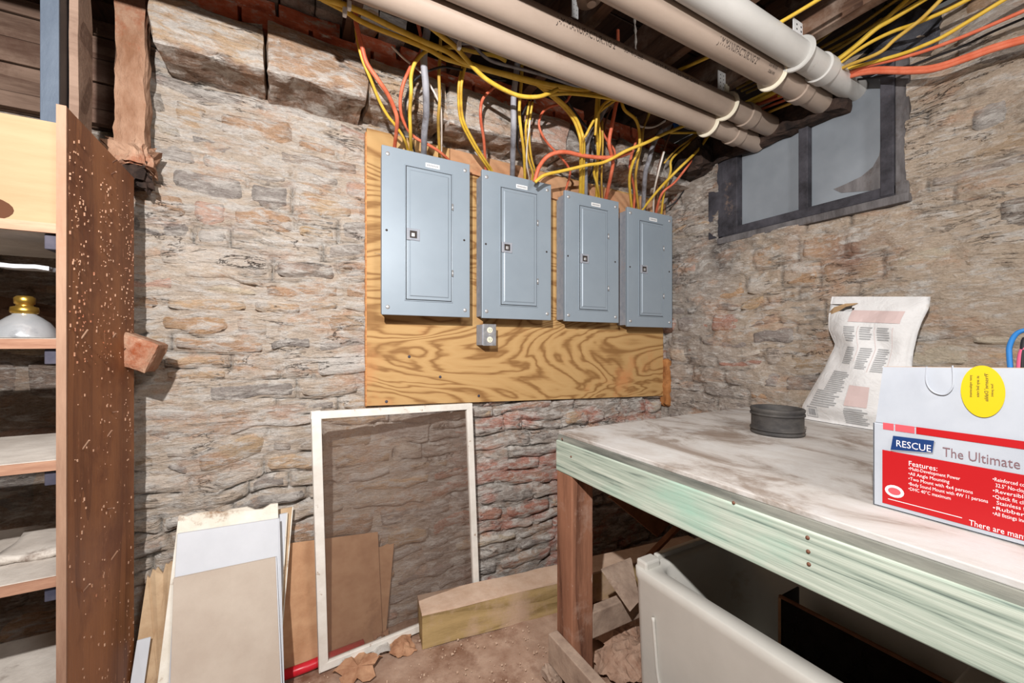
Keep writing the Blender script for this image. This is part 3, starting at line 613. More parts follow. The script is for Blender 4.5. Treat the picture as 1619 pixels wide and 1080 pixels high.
cable(Yw, 'wavy yellow cable ending at the far side of the third panel', y, .0065, [(944,152),(942,186),(944,218),(945,252),(939,271),(944,292),(947,312)], -.05)
cable(Yw, 'straight yellow cable beside the wavy one above the third panel', y, .0065, [(948,140),(946,186),(949,218),(946,248),(944,273),(943,312)], -.03)
cable(Yw, 'short thin yellow cable at the far top corner of the third panel', yd_, .0048, [(952,190),(953,230),(951,280),(952,314)], -.01)
cable(Yw, 'yellow cable hooking from the knot below the beige pipe', y, .0058, [(983,150),(961,160),(950,171),(944,184),(941,214)], -.10, plunge=False)
cable(Og, 'bright orange cable hanging from the knot over the third panel', o_, .0085, [(978,148),(975,160),(972,175),(967,201),(963,228),(969,255),(966,277),(958,316)], -.06)
cable(Og, 'thin orange cable crossing low between the third and corner panels', o_, .0055, [(950,205),(960,222),(972,240),(968,262),(962,290),(957,312)], -.01)
cable('brown_cable', 'brown cable beside the bright orange one', br, .0045, [(969,165),(958,190),(953,222),(952,260),(950,312)], 0)
cable(Yw, 'yellow cable bulging out above the corner panel', y, .007, [(981,150),(987,173),(1005,189),(1011,211),(1010,236),(1001,256),(995,285),(999,332)], -.05)
cable(Yw, 'yellow cable hanging from the pipe to the corner panel', yd_, .0065, [(1028,165),(1026,180),(1017,203),(1015,222),(1007,262),(1005,289),(1010,334)], -.03)
cable(Og, 'orange cable behind the yellow ones above the corner panel', o_, .0065, [(1010,205),(1007,220),(999,244),(996,268),(1003,300),(1002,332)], 0)
cable(Gr, 'grey service cable dropping into the corner panel', gr, .0115, [(1046,205),(1034,226),(1026,254),(1020,277),(1017,332)], -.02)
cable(Yw, 'long yellow cable slanting from the corner panel to the pipe clamp', y, .007, [(1127,205),(1121,213),(1103,238),(1072,268),(1042,299),(1015,333)], -.07)
cable(Og, 'pink orange cable slanting down to the corner panel', o_, .0065, [(1117,216),(1103,240),(1083,268),(1066,289),(1046,307),(1036,342)], -.05)
cable(Yw, 'looped yellow cable above the far corner panel top', y, .006, [(1109,206),(1087,228),(1062,252),(1060,272),(1050,305),(1045,344)], -.02)
cable(Yw, 'thin yellow cable stopping short above the corner panel', yd_, .0045, [(1105,205),(1091,220),(1070,236),(1050,258)], -.02, plunge=False)
cable('brown_cable', 'brown cable above the corner panel', br, .0055, [(1064,200),(1058,215),(1050,236),(1040,272),(1038,303),(1036,340)], 0)
cable(Wh, 'white cable above the corner panel', wh, .005, [(1050,240),(1047,250),(1041,272),(1034,305),(1033,340)], -.03)
cable(Yw, 'yellow cable running level beneath the lower beige pipe', y, .0065, [(1021,168),(981,159),(940,152),(900,148),(869,150)], -.14, plunge=False)
cable(Yw, 'short level yellow cable behind the blue junction box', y, .006, [(1060,210),(1085,210),(1110,209),(1130,205)], -.05, plunge=False)
cable(Wh, 'white cable drooping behind the blue junction box', wh, .005, [(1005,185),(1011,199),(1032,201),(1052,191),(1060,186),(1083,201),(1115,209)], -.03, plunge=False)
cable('grey_cable', 'slack grey cable crossing under the beige pipes', gr, .0055, [(705,52),(715,60),(726,68),(747,70),(762,86),(781,98),(823,109),(855,118),(886,128),(912,136),(950,140)], -.13, plunge=False)
cable(Bk, 'black cable running behind the knot of yellow cables', bk, .005, [(880,140),(895,155),(905,172),(918,190),(928,205),(940,240)], .0, plunge=False)
cable(Bk, 'black cable curving beside the service cable of the third panel', bk, .004, [(935,215),(940,235),(938,262),(930,285),(922,304)], .01)
cable(Bk, 'black wire hanging against the window-side stones', bk, .004, [(1100,262,'X',1.93),(1091,285,'X',1.94),(1070,317,'X',1.94),(1052,330,1.62)], plunge=False)
cable(Og, 'orange cable hanging between the joists beside the cobweb', o_, .007, [(975,2,1.25),(976,30,1.25),(977,60,1.25),(977,84,1.25),(978,110,1.25)], plunge=False)
cable(Yw, 'straight yellow cable crossing between the pipes below the joists', y, .006, [(1040,127,'Z',2.205),(1058,118,'Z',2.205),(1125,88,'Z',2.205),(1170,66,'Z',2.205),(1218,44,'Z',2.205),(1290,2,'Z',2.205),(1330,-24,'Z',2.205)], plunge=False)
cable(Yw, 'short yellow cable end by the pipe trap near the ceiling', y, .006, [(916,5,1.2),(910,25,1.2),(905,48,1.2)], plunge=False)
XB = 1.80
def run(name, label, mat, r, pts, X=XB, **k): cable(name, label, mat, r, [(a, b, 'X', X) for a, b in pts], plunge=False, **k)
run(Yw, 'yellow cable steepest in the bundle above the window', y, .0075, [(1150,176),(1222,142),(1307,103),(1343,80),(1378,50),(1406,25),(1440,-6)])
run(Yw, 'yellow cable just below the steepest one above the window', y, .0075, [(1170,172),(1240,138),(1311,103),(1353,73),(1385,46),(1410,31),(1470,-6)], 1.79)
run(Yw, 'yellow cable crossing above the tar paper toward the joists', y, .0062, [(1200,160),(1260,130),(1318,105),(1349,84),(1380,65),(1414,49),(1443,39),(1489,20),(1545,-8)], 1.81)
run(Yw, 'pale yellow cable crossing over the others in front of tar paper', yd_, .0062, [(1300,122),(1340,104),(1389,84),(1414,63),(1439,44),(1460,27),(1495,-8)], 1.78)
run(Yw, 'lowest yellow cable above the window, ending high by the stones', y, .0062, [(1230,152),(1290,125),(1328,112),(1374,100),(1427,85),(1458,73),(1489,59),(1531,34),(1600,-8)], 1.83)
run(Og, 'thin orange cable above the thick orange one by the window', o_, .0058, [(1160,172),(1240,140),(1334,117),(1368,105),(1416,94),(1458,82),(1500,67),(1552,46),(1640,8)], 1.84)
run(Og, ['upper of two thick orange cables sagging over the window head', 'lower of two thick orange cables sagging over the window head'], o_, .0078, [(1150,178),(1240,146),(1336,118),(1380,109),(1437,109),(1479,105),(1531,88),(1573,73),(1640,54)], 1.85, copies=2, gap=(0, 5), group='twin thick orange cables over the window')
run(Bk, 'black cable sagging against the stones beside the window', bk, .004, [(1330,128),(1400,120),(1450,100),(1520,74),(1570,50),(1640,20)], 1.90)
for k, (x0_, y0_, x1_, y1_) in enumerate(((1275, 88, 1420, -2), (1282, 92, 1450, -4), (1290, 95, 1395, 30), (1290, 78, 1345, 18))):
    run(Yw, ['dim dusty yellow cable under the joists, steepest at its end', 'dim dusty yellow cable under the joists, reaching furthest toward the tar paper', 'dim dusty yellow cable under the joists, ending midway', 'short dim dusty yellow cable under the joists, crossing the others'][k], yd_, .006, [(x0_-110, y0_+52), ((x0_+x1_)/2-30, (y0_+y1_)/2+22), (x1_, y1_)], 1.90, group='dim yellow cables under the joists')
for k, (a, b) in enumerate((((1150, 182), (1245, 138)), ((1165, 190), (1262, 150)), ((1185, 192), (1262, 158)))):
    run([Yw, Og, Yw][k], ['yellow cable in the gap between the two pipe pairs', 'orange cable in the gap between the two pipe pairs', 'lower yellow cable in the gap between the pipe pairs'][k], [y, o_, yd_][k], .006, [a, ((a[0]+b[0])/2, (a[1]+b[1])/2-1), b, (b[0]+60, b[1]-30)], 1.86)
# staples
for (px, py, off) in ((552, 9, -.13), (545, 19, -.12), (726, 72, -.18), (969, 152, -.14)):
    p = onY(px, py, autoY(px, py, off)); lab = {552: 'small white cable clip on the upper long yellow cable', 545: 'small white cable clip on the lower long yellow cable', 726: 'white cable clip on the yellow cable near the service cable', 969: 'white cable clip at the knot of yellow cables'}[px]
    tag(MB().box((p.x-.006, p.y-.009, p.z-.012), (p.x+.006, p.y+.009, p.z+.012)).build('cable_clip', M['sticker'], bevel=.003, at=p), lab, 'clip')
# blue junction box
a = onY(1060, 200, 1.42)
R = Matrix.Translation(a) @ Matrix.Rotation(-.5, 4, 'Y')
t = thing('junction_box', 'blue plastic junction box hanging below the pipe with a grey cable', 'junction box', a)
MB().box((0, -.02, -.022), (.085, .03, .024), R).build('box', M['blue'], t, bevel=.004)
MB().box((-.06, -.015, -.018), (-.002, .02, .016), R).build('cable_sleeve', M['greyc'], t, bevel=.003)

# ---------------------------------------------------------------- drain pipes
def pipe_text(s, x0, hgt, Y, Z, r, ang, mat, parent, sx=1.0):
    vs, fs = text_mesh(s, hgt, (sx, 1)); v = []
    for (a, b) in vs:
        th = ang+b/r; v.append((x0+a, Y-(r+.0006)*math.cos(th), Z+(r+.0006)*math.sin(th)))
    link('lettering', v, fs, mat, parent)
def pipe(label, x0, x1, Y, Z, r, mat, clamps, coups, dz=0.0, texts=()):
    t = thing('drain_pipe', label, 'pipe', ((x0+x1)/2, Y, Z), 'drain pipes under the joists')
    mb = MB().lathe([(r-.006, x0), (r, x0), (r, x1), (r-.006, x1), (r-.006, x1-.02)], (0, Y, Z), 40, 'x'); mb.build('tube', mat, t, smooth=True)
    t.children[0].modifiers.new('e', 'EDGE_SPLIT')
    for c in coups:
        o = MB().lathe([(r, c-.001), (r+.007, c), (r+.007, c+.052), (r, c+.053)], (0, Y, Z), 40, 'x').build('coupling', mat, t, smooth=True); o.modifiers.new('e', 'EDGE_SPLIT')
    for c in clamps:
        o = MB().lathe([(r, c-.004), (r+.013, c-.005), (r+.015, c), (r+.013, c+.005), (r, c+.004)], (0, Y, Z), 36, 'x').build('clamp', M['ivory'] if mat != M['pvc_w'] else M['pvc_w'], t, smooth=True)
        o.modifiers.new('e', 'EDGE_SPLIT')
        MB().box((c-.012, Y-.006, Z+r+.005), (c+.012, Y+.006, 2.232)).build('hanger_tab', M['ivory'] if mat != M['pvc_w'] else M['pvc_w'], t, bevel=.002)
    for (s, xa, h, ang, sx) in texts: pipe_text(s, xa, h, Y, Z, r, ang, M['ink_dark'], t, sx)
    return t
PR = .0415
pipe('beige drain pipe of the front pair, upper one with black lettering', -1.0, XW+.02, 1.056, 2.142, PR, M['pvc'], [.10, 1.60], [1.72], texts=(('J-M MANUFACTURING 2"', .712, .030, -.36, .72), ('SCH 40 D-2665', .985, .022, -.22, .62), ('ASTM PVC-1120 NSF-DWV', 1.12, .018, -.12, 1.2)))
pipe('beige drain pipe lowest of all, running below the lettered one', -1.0, XW+.0, 1.142, 2.112, PR, M['pvc'], [.05, 1.60], [1.76])
pipe('beige drain pipe next to the white one with black lettering', -1.0, XW+.02, .85, 2.142, PR, M['pvc'], [1.56], [1.72], texts=(('J M MANUFACTURING 2"', 1.20, .028, -.80, .68), ('SCH 40 NSF', 1.47, .016, -.45, .6), ('D2665 4/96', 1.48, .013, -.85, .6)))
pipe('white drain pipe nearest the camera beneath the joists', -1.0, XW+.02, .765, 2.165, PR+.001, M['pvc_w'], [1.56], [1.70])
a = onZ(932, 2, 2.2)
t = thing('pipe_trap', 'short beige pipe stub poking down beside the lettered beige pipe', 'pipe', a)
MB().tube([a+Vector((-.02, 0, .1)), a+Vector((-.005, 0, .03)), a], .038, 20).build('stub', M['pvc'], t, smooth=True)
MB().lathe([(0, 0), (.014, 0), (.014, -.014), (0, -.014)], a+Vector((0, -.01, -.004)), 16).build('plug', M['pvc'], t)
# perforated hanger straps
for (px0, px1, pt_, pb, Y, lab) in ((1135, 1147, 111, 157, 1.06, 'white perforated strap hanging beside the front pipe pair'), (1254, 1271, 28, 76, .77, 'white perforated strap hanging above the white pipe'), (904, 914, -10, 26, 1.1, 'white perforated strap near the pipe stub')):
    A_ = onY(px0, pb, Y); B_ = onY(px1, pb, Y); zt = onY(px0, pt_, Y).z
    t = thing('hanger_strap', lab, 'strap', A_)
    wd = B_.x-A_.x; MB().box((A_.x, Y-.0015, A_.z), (B_.x, Y+.0015, max(zt, 2.24))).build('strap', M['hanger'], t)
    mb = MB(); n = 7
    for k in range(n):
        for c_ in (.3, .7):
            zz = A_.z+.01+k*.016
            if zz < zt-.004: mb.lathe([(0, 0), (wd*.055, 0)], (A_.x+wd*c_, Y-.0018, zz), 8, 'y')
    mb.build('punched_holes', M['dark'], t)

# ---------------------------------------------------------------- workbench
BZ = .843; BX = .815; BY = 1.17
bench = thing('workbench', 'large workbench with worn white top and green treated timber edge', 'workbench', (1.4, .4, 0))
MB().box((BX+.012, -.75, BZ-.012), (1.935, BY, BZ)).build('top', M['top'], bench, bevel=.002)
MB().box((BX+.006, -.75, BZ-.030), (1.93, BY-.004, BZ-.012)).build('edge_strip', M['strip'], bench)
MB().box((BX, -.75, BZ-.135), (BX+.038, BY, BZ-.030)).build('apron', M['green'], bench, bevel=.003)
MB().box((BX+.038, BY-.04, BZ-.135), (1.93, BY-.002, BZ-.030)).build('apron', M['leg'], bench, bevel=.003)
lg = MB().box((BX+.003, BY-.088, 0.0), (BX+.092, BY-.002, BZ-.136)).build('leg', M['leg'], bench, bevel=.003)
MB().box((1.84, BY-.09, 0), (1.925, BY-.002, BZ-.136)).build('leg', M['leg'], bench)
MB().box((BX-.0035, -.75, .07), (BX+.002, BY-.0, .155)).v
MB().box((BX-.036, -.75, .050), (BX+.002, BY-.005, .150)).build('stretcher', M['dusty_wood'], bench, bevel=.003)
MB().box((BX+.0925, -.2, .10), (BX+.125, BY-.09, .128)).v
MB().box((BX+.092, BY-.085, .135), (1.84, BY-.047, .225)).build('stretcher', M['dusty_wood'], bench, bevel=.004)
for px, py in ((889, 694), (903, 722), (1160, 795), (1277, 850), (1278, 872), (1279, 892)):
    p = onX(px, py, BX-.0005); screw(p, bench, .0035, (-1, 0, 0), M['brownc'])
v, f = rough_box((BX-.07, BY-.07, .0), (BX-.01, BY+.0, .045), .012, .02, 3, freq=20); tag(link('wood_scrap', v, f, M['dusty_wood'], smooth=False, at=(BX-.04, BY-.04, 0)), 'dusty broken wood scrap on the floor at the foot of the bench leg', 'wood scrap')
# rubber coupling
p = onZ(1228.5, 685, BZ); t = thing('pipe_coupling', 'black rubber ring shaped pipe coupling standing on the bench', 'coupling', (p.x, p.y, BZ)); r = .0795; h = .088
MB().lathe([(r-.008, .004), (r-.003, 0), (r, .004), (r, .008), (r-.003, .012), (r-.003, h-.014), (r, h-.010), (r+.001, h-.003), (r-.002, h), (r-.008, h), (r-.010, h-.004), (r-.010, .004)], (p.x, p.y, BZ), 48).build('sleeve', M['rubber'], t, smooth=True)
for z in (.014, h-.024): MB().lathe([(r-.003, z), (r+.001, z+.001), (r+.001, z+.007), (r-.003, z+.008)], (p.x, p.y, BZ), 48).build('band', M['rubber'], t, smooth=True)
# bag
rows = [(660, 1267, 1452), (640, 1269, 1450), (618, 1282, 1448), (599, 1293, 1446), (582, 1303, 1443), (565, 1311, 1442), (545, 1321, 1444), (521, 1310, 1450), (501, 1310, 1458), (482, 1313, 1470), (469, 1315, 1471)]
LB, RB = [], []
for k, (yy, a, b) in enumerate(rows):
    X = np.interp(k, [0, 10], [1.84, 1.885]); LB.append(onX(a, yy, X)); RB.append(onX(b, yy, X-.01))
for q_ in (LB, RB):
    dz = q_[0].z-BZ-.002
    for k, p in enumerate(q_): p.z -= dz*(1-k/10)
def bag_pt(u, v, off=0.0, back=False):
    k = min(v*10, 9.999); i = int(k); fk = k-i; a = LB[i].lerp(LB[i+1], fk); b = RB[i].lerp(RB[i+1], fk); p = a.lerp(b, u)
    th = float(np.interp(v, [0, .12, .4, .62, .85, 1], [.03, .065, .062, .04, .024, .004])); s = max(0, 1-(2*u-1)**2)**.5
    fold = .014*math.sin(10*u+7*v)*math.exp(-((v-.6)/.2)**2)+.008*math.sin(14*v-5*u)*.6+.010*abs(math.sin(6*u-9*v+1))*math.exp(-((v-.72)/.15)**2)
    if back: return Vector((p.x+th*s*.45+.002, p.y, p.z))
    return Vector((p.x-th*s-fold*s-off, p.y, p.z))
t = thing('plaster_bag', 'crumpled torn white paper bag with faded red and grey print', 'bag', (1.85, LB[0].y-.12, BZ))
nu, nv = 30, 34; vs = []; us = np.linspace(0, 1, nu); vs_ = np.linspace(0, 1, nv)
for bk_ in (False, True):
    for b in vs_:
        for a in us: vs.append(bag_pt(a, b, 0, bk_))
f = []
for i in range(nv-1):
    for j in range(nu-1):
        q_ = (i*nu+j, i*nu+j+1, (i+1)*nu+j+1, (i+1)*nu+j); o2 = nu*nv
        hole = (vs_[i] > .82 and vs_[i] < .90 and us[j] < .30-(vs_[i]-.82)*.8)
        if not hole: f.append(q_[::-1])
        f.append(tuple(x_+o2 for x_ in q_))
for i in range(nv-1): o2 = nu*nv; f.append((i*nu, (i+1)*nu, (i+1)*nu+o2, i*nu+o2)); f.append((i*nu+nu-1, i*nu+nu-1+o2, (i+1)*nu+nu-1+o2, (i+1)*nu+nu-1))
for j in range(nu-1): f.append((j, j+o2, j+1+o2, j+1))
V = np.array(vs); V[:, 0] += .004*fbm(V*30, 4, 3); link('sack', V, f, M['bag'], t, smooth=True)
def patch(name, u0, u1, v0, v1, mat, par, off=.0022, n=8, m=2, sk=0.0):
    uu, vv = np.meshgrid(np.linspace(u0, u1, n), np.linspace(v0, v1, m)); P_ = []
    for a, b in zip(uu.ravel(), vv.ravel()):
        q_ = bag_pt(a+sk*(b-v0), b, off); P_.append(q_)
    i = np.arange(m-1)[:, None]*n+np.arange(n-1)[None, :]; P_ = np.array(P_); base = P_.copy(); base[:, 0] += off
    P_[:, 0] += .004*fbm(base*30, 4, 3); return P_, np.stack([i, i+n, i+n+1, i+1], -1).reshape(-1, 4)
def patches(name, lst, mat, n=8, m=2, off=.0022):
    V_, F_ = [], []; k = 0
    for (a, b, c, d) in lst:
        P_, ff = patch(name, a, b, c, d, mat, t, off, n, m); V_.append(P_); F_.append(ff+k); k += len(P_)
    return link(name, np.concatenate(V_), np.concatenate(F_), mat, t)
patches('red_band', [(.30, .84, .77, .86)], M['bag_pink'], 12, 4)
patches('red_rule', [(.42, .425, .50, .74), (.60, .605, .42, .74), (.79, .795, .44, .74)], M['bag_pink'], 2, 10)
rr = random.Random(9); ln = []
for (u0, u1, v0, v1) in ((.26, .40, .64, .735), (.45, .58, .65, .735), (.63, .77, .65, .735), (.26, .40, .47, .60), (.45, .58, .44, .60), (.63, .77, .42, .60), (.20, .42, .235, .40), (.12, .40, .12, .235), (.47, .68, .025, .135)):
    zz = v1
    while zz > v0: ln.append((u0, u1-rr.uniform(0, .25)*(u1-u0), zz-.0085, zz)); zz -= .0150
patches('fine_print', ln, M['bag_grey'], 5)
patches('warning_panel', [(.46, .66, .15, .30)], M['bag_pink'], 6, 5)
bc = []
for k in range(12): bc.append((.115+k*.0068, .118+k*.0068+rr.uniform(0, .002), .045, .095))
bc += [(.095, .21, .03, .034), (.095, .21, .106, .11), (.095, .098, .03, .11), (.207, .21, .03, .11)]
patches('barcode', bc, M['ink'], 2, 3, .0026)
v_ = [bag_pt(a, b, .001 if b < .86 else .010) for a, b in ((0.0, .80), (.05, .825), (.14, .85), (.22, .885), (.30, .90), (.34, .925), (.20, .915), (.08, .88), (.0, .84))]
link('torn_flap', v_, [tuple(range(len(v_)))], M['bag_kraft'], t).modifiers.new('s', 'SOLIDIFY').thickness = .001

# carton
KX = .972; KY = .3465
y1b = KY; y0b = -.03; zt = 1.000; zf = 1.106
t = thing('carton', 'white and red printed cardboard carton with raised flap on the bench', 'box', (1.1, .07, BZ))
mb = MB().box((KX, y0b, BZ), (KX+.004, y1b, zt)); mb.box((KX, y1b-.004, BZ), (KX+.30, y1b, zt)); mb.box((KX+.296, y0b, BZ), (KX+.30, y1b, zt)); mb.box((KX, y0b, BZ), (KX+.30, y0b+.004, zt)); mb.box((KX, y0b, BZ), (KX+.30, y1b, BZ+.004))
mb.build('body', M['carton'], t, bevel=.0015)
fl = MB(); fy = y1b-.004
q_ = [(KX+.001, fy, zt+.001), (KX+.001, y0b, zt+.001), (KX+.004, y0b, zf+.014), (KX+.004, fy-.01, zf)]
fl.slab(q_, (.0035, 0, 0)); flap = fl.build('flap', M['carton'], t); MB().slab([(KX+.004, fy-.011, zf), (KX+.004, y0b, zf+.014), (KX+.004, y0b, zf+.0146), (KX+.004, fy-.011, zf+.0006)], (.0036, 0, 0)).build('raw_edge', M['carton_in'], flap)
MB().slab([(KX+.298, y1b-.01, zt), (KX+.298, y0b, zt), (KX+.36, y0b, zt+.05), (KX+.36, y1b-.01, zt+.05)], (.003, 0, 0)).build('flap', M['carton'], t)
XF = KX-.0009
def decal(name, pts, mat, par=t, X=XF, d=.0003):
    return link(name, [onX(a, b, X) if not isinstance(a, str) else b for a, b in pts], [tuple(range(len(pts)))], mat, par)
def rect(name, y0, y1, z0, z1, mat, par=t, X=XF): return link(name, [(X, y0, z0), (X, y0, z1), (X, y1, z1), (X, y1, z0)], [(0, 1, 2, 3)], mat, par)
pA = onX(1396, 668, XF); pA2 = onX(1396, 678.5, XF); pB = onX(1395, 711, XF); pC = onX(1394, 794.5, XF)
yl1, yl2 = onX(1413, 671, XF).y, onX(1446, 676, XF).y
rect('pale_stripe', yl1, pA.y, pA2.z, pA.z, M['pinkprint']); rect('pale_stripe', yl2, yl1-.002, pA2.z, pA.z, M['pinkprint']); rect('red_stripe', y0b, yl2-.002, pA2.z, pA.z, M['redprint'])
rect('red_panel', y0b, pB.y, pC.z, pB.z, M['redprint'])
def btext(s, px, py, hpx, mat, name='lettering', X=None, sx=1.0, end=None):
    """text with its top left corner at a pixel of the carton face"""
    X = X or XF-.0004; a = onX(px, py, X); b = onX(px, py+hpx, X); h = a.z-b.z; vs, fs = text_mesh(s, h/.72, (sx, 1)); k = (a.y-onX(end, py, X).y)/max(q[0] for q in vs) if end else 1; vs = [(q[0]*k, q[1]) for q in vs]
    return link(name, [(X, a.y-x_, b.z+y_) for x_, y_ in vs], fs, mat, t)
la, lb_, lc, ld = (1408, 711), (1412, 689), (1477, 697), (1474, 716)
decal('logo_shadow', [(1408, 713), (1412, 691), (1479, 699), (1475, 718)], M['ink'], X=XF-.0002)
decal('logo_plate', [la, lb_, lc, ld], M['navy'], X=XF-.0004)
btext('RESCUE', 1416, 695, 10.5, M['whiteprint'], 'logo_lettering', XF-.0008, end=1472)
btext('The Ultimate', 1490, 706, 15, M['brownprint'], end=1613)
btext('Features:', 1436, 728, 8, M['whiteprint'], end=1482)
for k, (s, px, py) in enumerate((('•Multi-Development Power', 1518, 737.5), ('•All Angle Mounting', 1501, 745.5), ('•Two Mount with 4x4 persons', 1538, 753.5), ('•Body Sound Mount with 4W 11 persons', 1562, 761.5), ('•DHC 40°C maximum', 1503, 769.5))):
    btext(s, 1436, py, 5.2, M['whiteprint'], end=px)
for k, s in enumerate(('•Reinforced corners', '  32.5" No-clog tubing', '•Reversible drain', '•Quick fit clamps', '  Stainless fixings', '•Rubber seals', '•All fittings included')):
    btext(s, 1569, 754+k*9, 6, M['whiteprint'], end=1640+(k*7) % 20)
btext('There are many', 1532, 821, 9, M['whiteprint'], end=1625)
a = onX(1404, 788, XF-.0004); b = onX(1521, 823, XF-.0004); rect('rule', b.y, a.y, a.z-.0012, a.z, M['whiteprint'], X=XF-.0004)
c = onX(1414, 777, XF-.0006); link('badge', [(XF-.0006, c.y-.0135*math.cos(k*.393), c.z+.011*math.sin(k*.393)) for k in range(16)], [tuple(range(16))], M['sticker'], t)
link('badge_centre', [(XF-.0009, c.y-.009*math.cos(k*.393), c.z+.0065*math.sin(k*.393)) for k in range(16)], [tuple(range(16))], M['pinkprint'], t)
XS = KX-.0008; c = onX(1553, 619, XS); e1 = onX(1516, 619, XS); e2 = onX(1553, 660, XS); ry = (e1.y-c.y)*.92; rz = c.z-e2.z
st = MB().slab([(XS, c.y+ry*math.cos(k*math.pi/24), c.z+rz*math.sin(k*math.pi/24)) for k in range(48)], (.0012, 0, 0)).build('round_sticker', M['sun'], t)
def vtext(s, px, py, hpx, mat, sx=1.0):
    X = XS-.0006; a = onX(px, py, X); b = onX(px+hpx, py, X); h = a.y-b.y; vs, fs = text_mesh(s, h/.72, (sx, 1))
    link('sticker_print', [(X, b.y+y_, a.z-x_) for x_, y_ in vs], fs, mat, st)
vtext('hot point', 1566, 607, 4.5, M['ink_dark'], 1.3); vtext("'Preserve' Dahlia", 1556, 590, 6.5, M['ink_dark'], 1.1); vtext('at any bid rate', 1543, 594, 5, M['ink_dark'], 1.25); vtext('your replacement', 1532, 593, 4.5, M['ink_dark'], 1.15)
# tab crease on the flap
a = [onX(x_, y_, KX-.0005) for x_, y_ in ((1465, 580), (1464, 600), (1468, 612), (1476, 620), (1488, 624), (1498, 622), (1506, 612), (1507, 596), (1506, 578))]
MB().tube(spline(a, 3), .0011, 6).build('tab_crease', M['carton'], flap)
for (lab, mt, pts, nm) in (('blue wire loop poking out of the carton', M['bluew'], [(1630, 520), (1608, 527), (1597, 545), (1596, 566), (1603, 590)], 'blue_wire'), ('pink wire poking out of the carton', M['pink'], [(1630, 548), (1614, 560), (1609, 590)], 'pink_wire'), ('black wire poking out of the carton', M['black'], [(1628, 535), (1618, 545), (1616, 590)], 'black_wire')):
    pp = [onX(a_, b_, 1.12) for a_, b_ in pts]; pp[-1].z -= .05
    tag(MB().tube(spline(pp), .0038, 8).build(nm, mt, smooth=True, at=pp[0]), lab, 'wire')

# ---------------------------------------------------------------- under the bench
TX = .95; TY1 = .945; TY0 = .25; TZ = .45
t = thing('laundry_tub', 'cream fibreglass laundry tub lying under the workbench', 'tub', (1.2, .6, 0))
def rring(x0, x1, y0, y1, z, r, n=6):
    out = []
    for (cx_, cy_, a0) in ((x1-r, y1-r, 0), (x0+r, y1-r, 90), (x0+r, y0+r, 180), (x1-r, y0+r, 270)):
        for k in range(n+1): a = math.radians(a0+90*k/n); out.append((cx_+r*math.cos(a), cy_+r*math.sin(a), z))
    return out
rings = [rring(TX+.02, 1.43, TY0, TY1-.01, .0, .03), rring(TX+.004, 1.44, TY0, TY1-.003, TZ-.04, .03), rring(TX, 1.45, TY0, TY1, TZ-.03, .03), rring(TX, 1.45, TY0, TY1, TZ-.004, .028), rring(TX+.004, 1.446, TY0, TY1-.004, TZ, .026),
         rring(TX+.050, 1.40, TY0+.04, TY1-.045, TZ, .05), rring(TX+.058, 1.39, TY0+.05, TY1-.053, TZ-.012, .06), rring(TX+.085, 1.36, TY0+.1, TY1-.10, .10, .09), rring(TX+.12, 1.32, TY0+.14, TY1-.14, .09, .06)]
n = len(rings[0]); vs = [p for r_ in rings for p in r_]; f = [(i*n+k, i*n+(k+1) % n, (i+1)*n+(k+1) % n, (i+1)*n+k) for i in range(len(rings)-1) for k in range(n)]+[tuple(range((len(rings)-1)*n, len(rings)*n))]
link('basin', vs, f, M['tub'], t, smooth=True).modifiers.new('e', 'EDGE_SPLIT').split_angle = .9
# raised corner and backsplash rib
v, f = rough_box((TX+.01, TY1-.05, TZ-.005), (TX+.075, TY1-.008, TZ+.022), .02, .001, 1); link('raised_corner', v, f, M['tub'], t, bevel=.006)
MB().box((TX+.09, TY1-.024, TZ-.002), (1.40, TY1-.006, TZ+.016)).build('backsplash_rim', M['tub'], t, bevel=.004)
pp = spline([(TX+.0015, TY1-.085, TZ-.12), (TX+.006, TY1-.088, .26), (TX+.012, TY1-.098, .14), (TX+.016, TY1-.135, .07), (TX+.018, TY1-.22, .045), (TX+.018, TY1-.45, .04)])
MB().tube(pp, .005, 8).build('moulded_rib', M['tub'], t, smooth=True)
MB().box((TX+.012, TY1-.045, .02), (TX+.018, TY1-.02, .03)).build('scuff', M['ink'], t)
t = thing('dark_crate', 'dark glossy open crate with brown edges sitting inside the tub', 'crate', (1.29, .45, .1))
MB().box((1.245, .22, .10), (1.25, .66, .415)).build('side_panel', M['darkplastic'], t); MB().box((1.25, .655, .10), (1.345, .66, .415)).build('side_panel', M['darkplastic'], t)
MB().box((1.25, .22, .10), (1.345, .655, .105)).build('base', M['darkplastic'], t)
MB().box((1.2435, .22, .412), (1.2515, .66, .419)).build('edge_trim', M['brownboard_d'], t); MB().box((1.2435, .654, .10), (1.2515, .6615, .412)).build('edge_trim', M['brownboard'], t)
# boards leaning under bench
a = [onY(x_, y_, 1.32) for x_, y_ in ((963, 786), (984, 778), (1085, 800), (1040, 850))]; a[0].z -= .0
tag(MB().slab(a, (0, .012, 0)).build('hardboard_offcut', M['brownboard_d'], at=a[0], bevel=.002), 'dark brown slanted hardboard offcut with a nail under the bench', 'board')
a, b = onY(1082, 822, 1.28), onY(1022, 884, 1.40)
o = MB().tube([a, b], .016, 4).build('wood_strip', M['brownboard_d'], at=a); tag(o, 'thin brown wood strip leaning behind the tub', 'wood strip')
a = [onX(x_, y_, BX+.10) for x_, y_ in ((951, 904), (990, 886), (1006, 888), (1006, 975))]; a = [onY(951, 903, 1.13), onY(999, 884, 1.14), onY(1012, 950, 1.02), onY(996, 968, 1.01)]
tag(MB().slab(a, (.004, .010, .002)).build('slate_offcut', M['dusty_wood'], at=a[0], bevel=.002), 'dusty grey board offcut resting on the bench stretcher beside the tub', 'board')
a = onZ(915, 1000, .12)
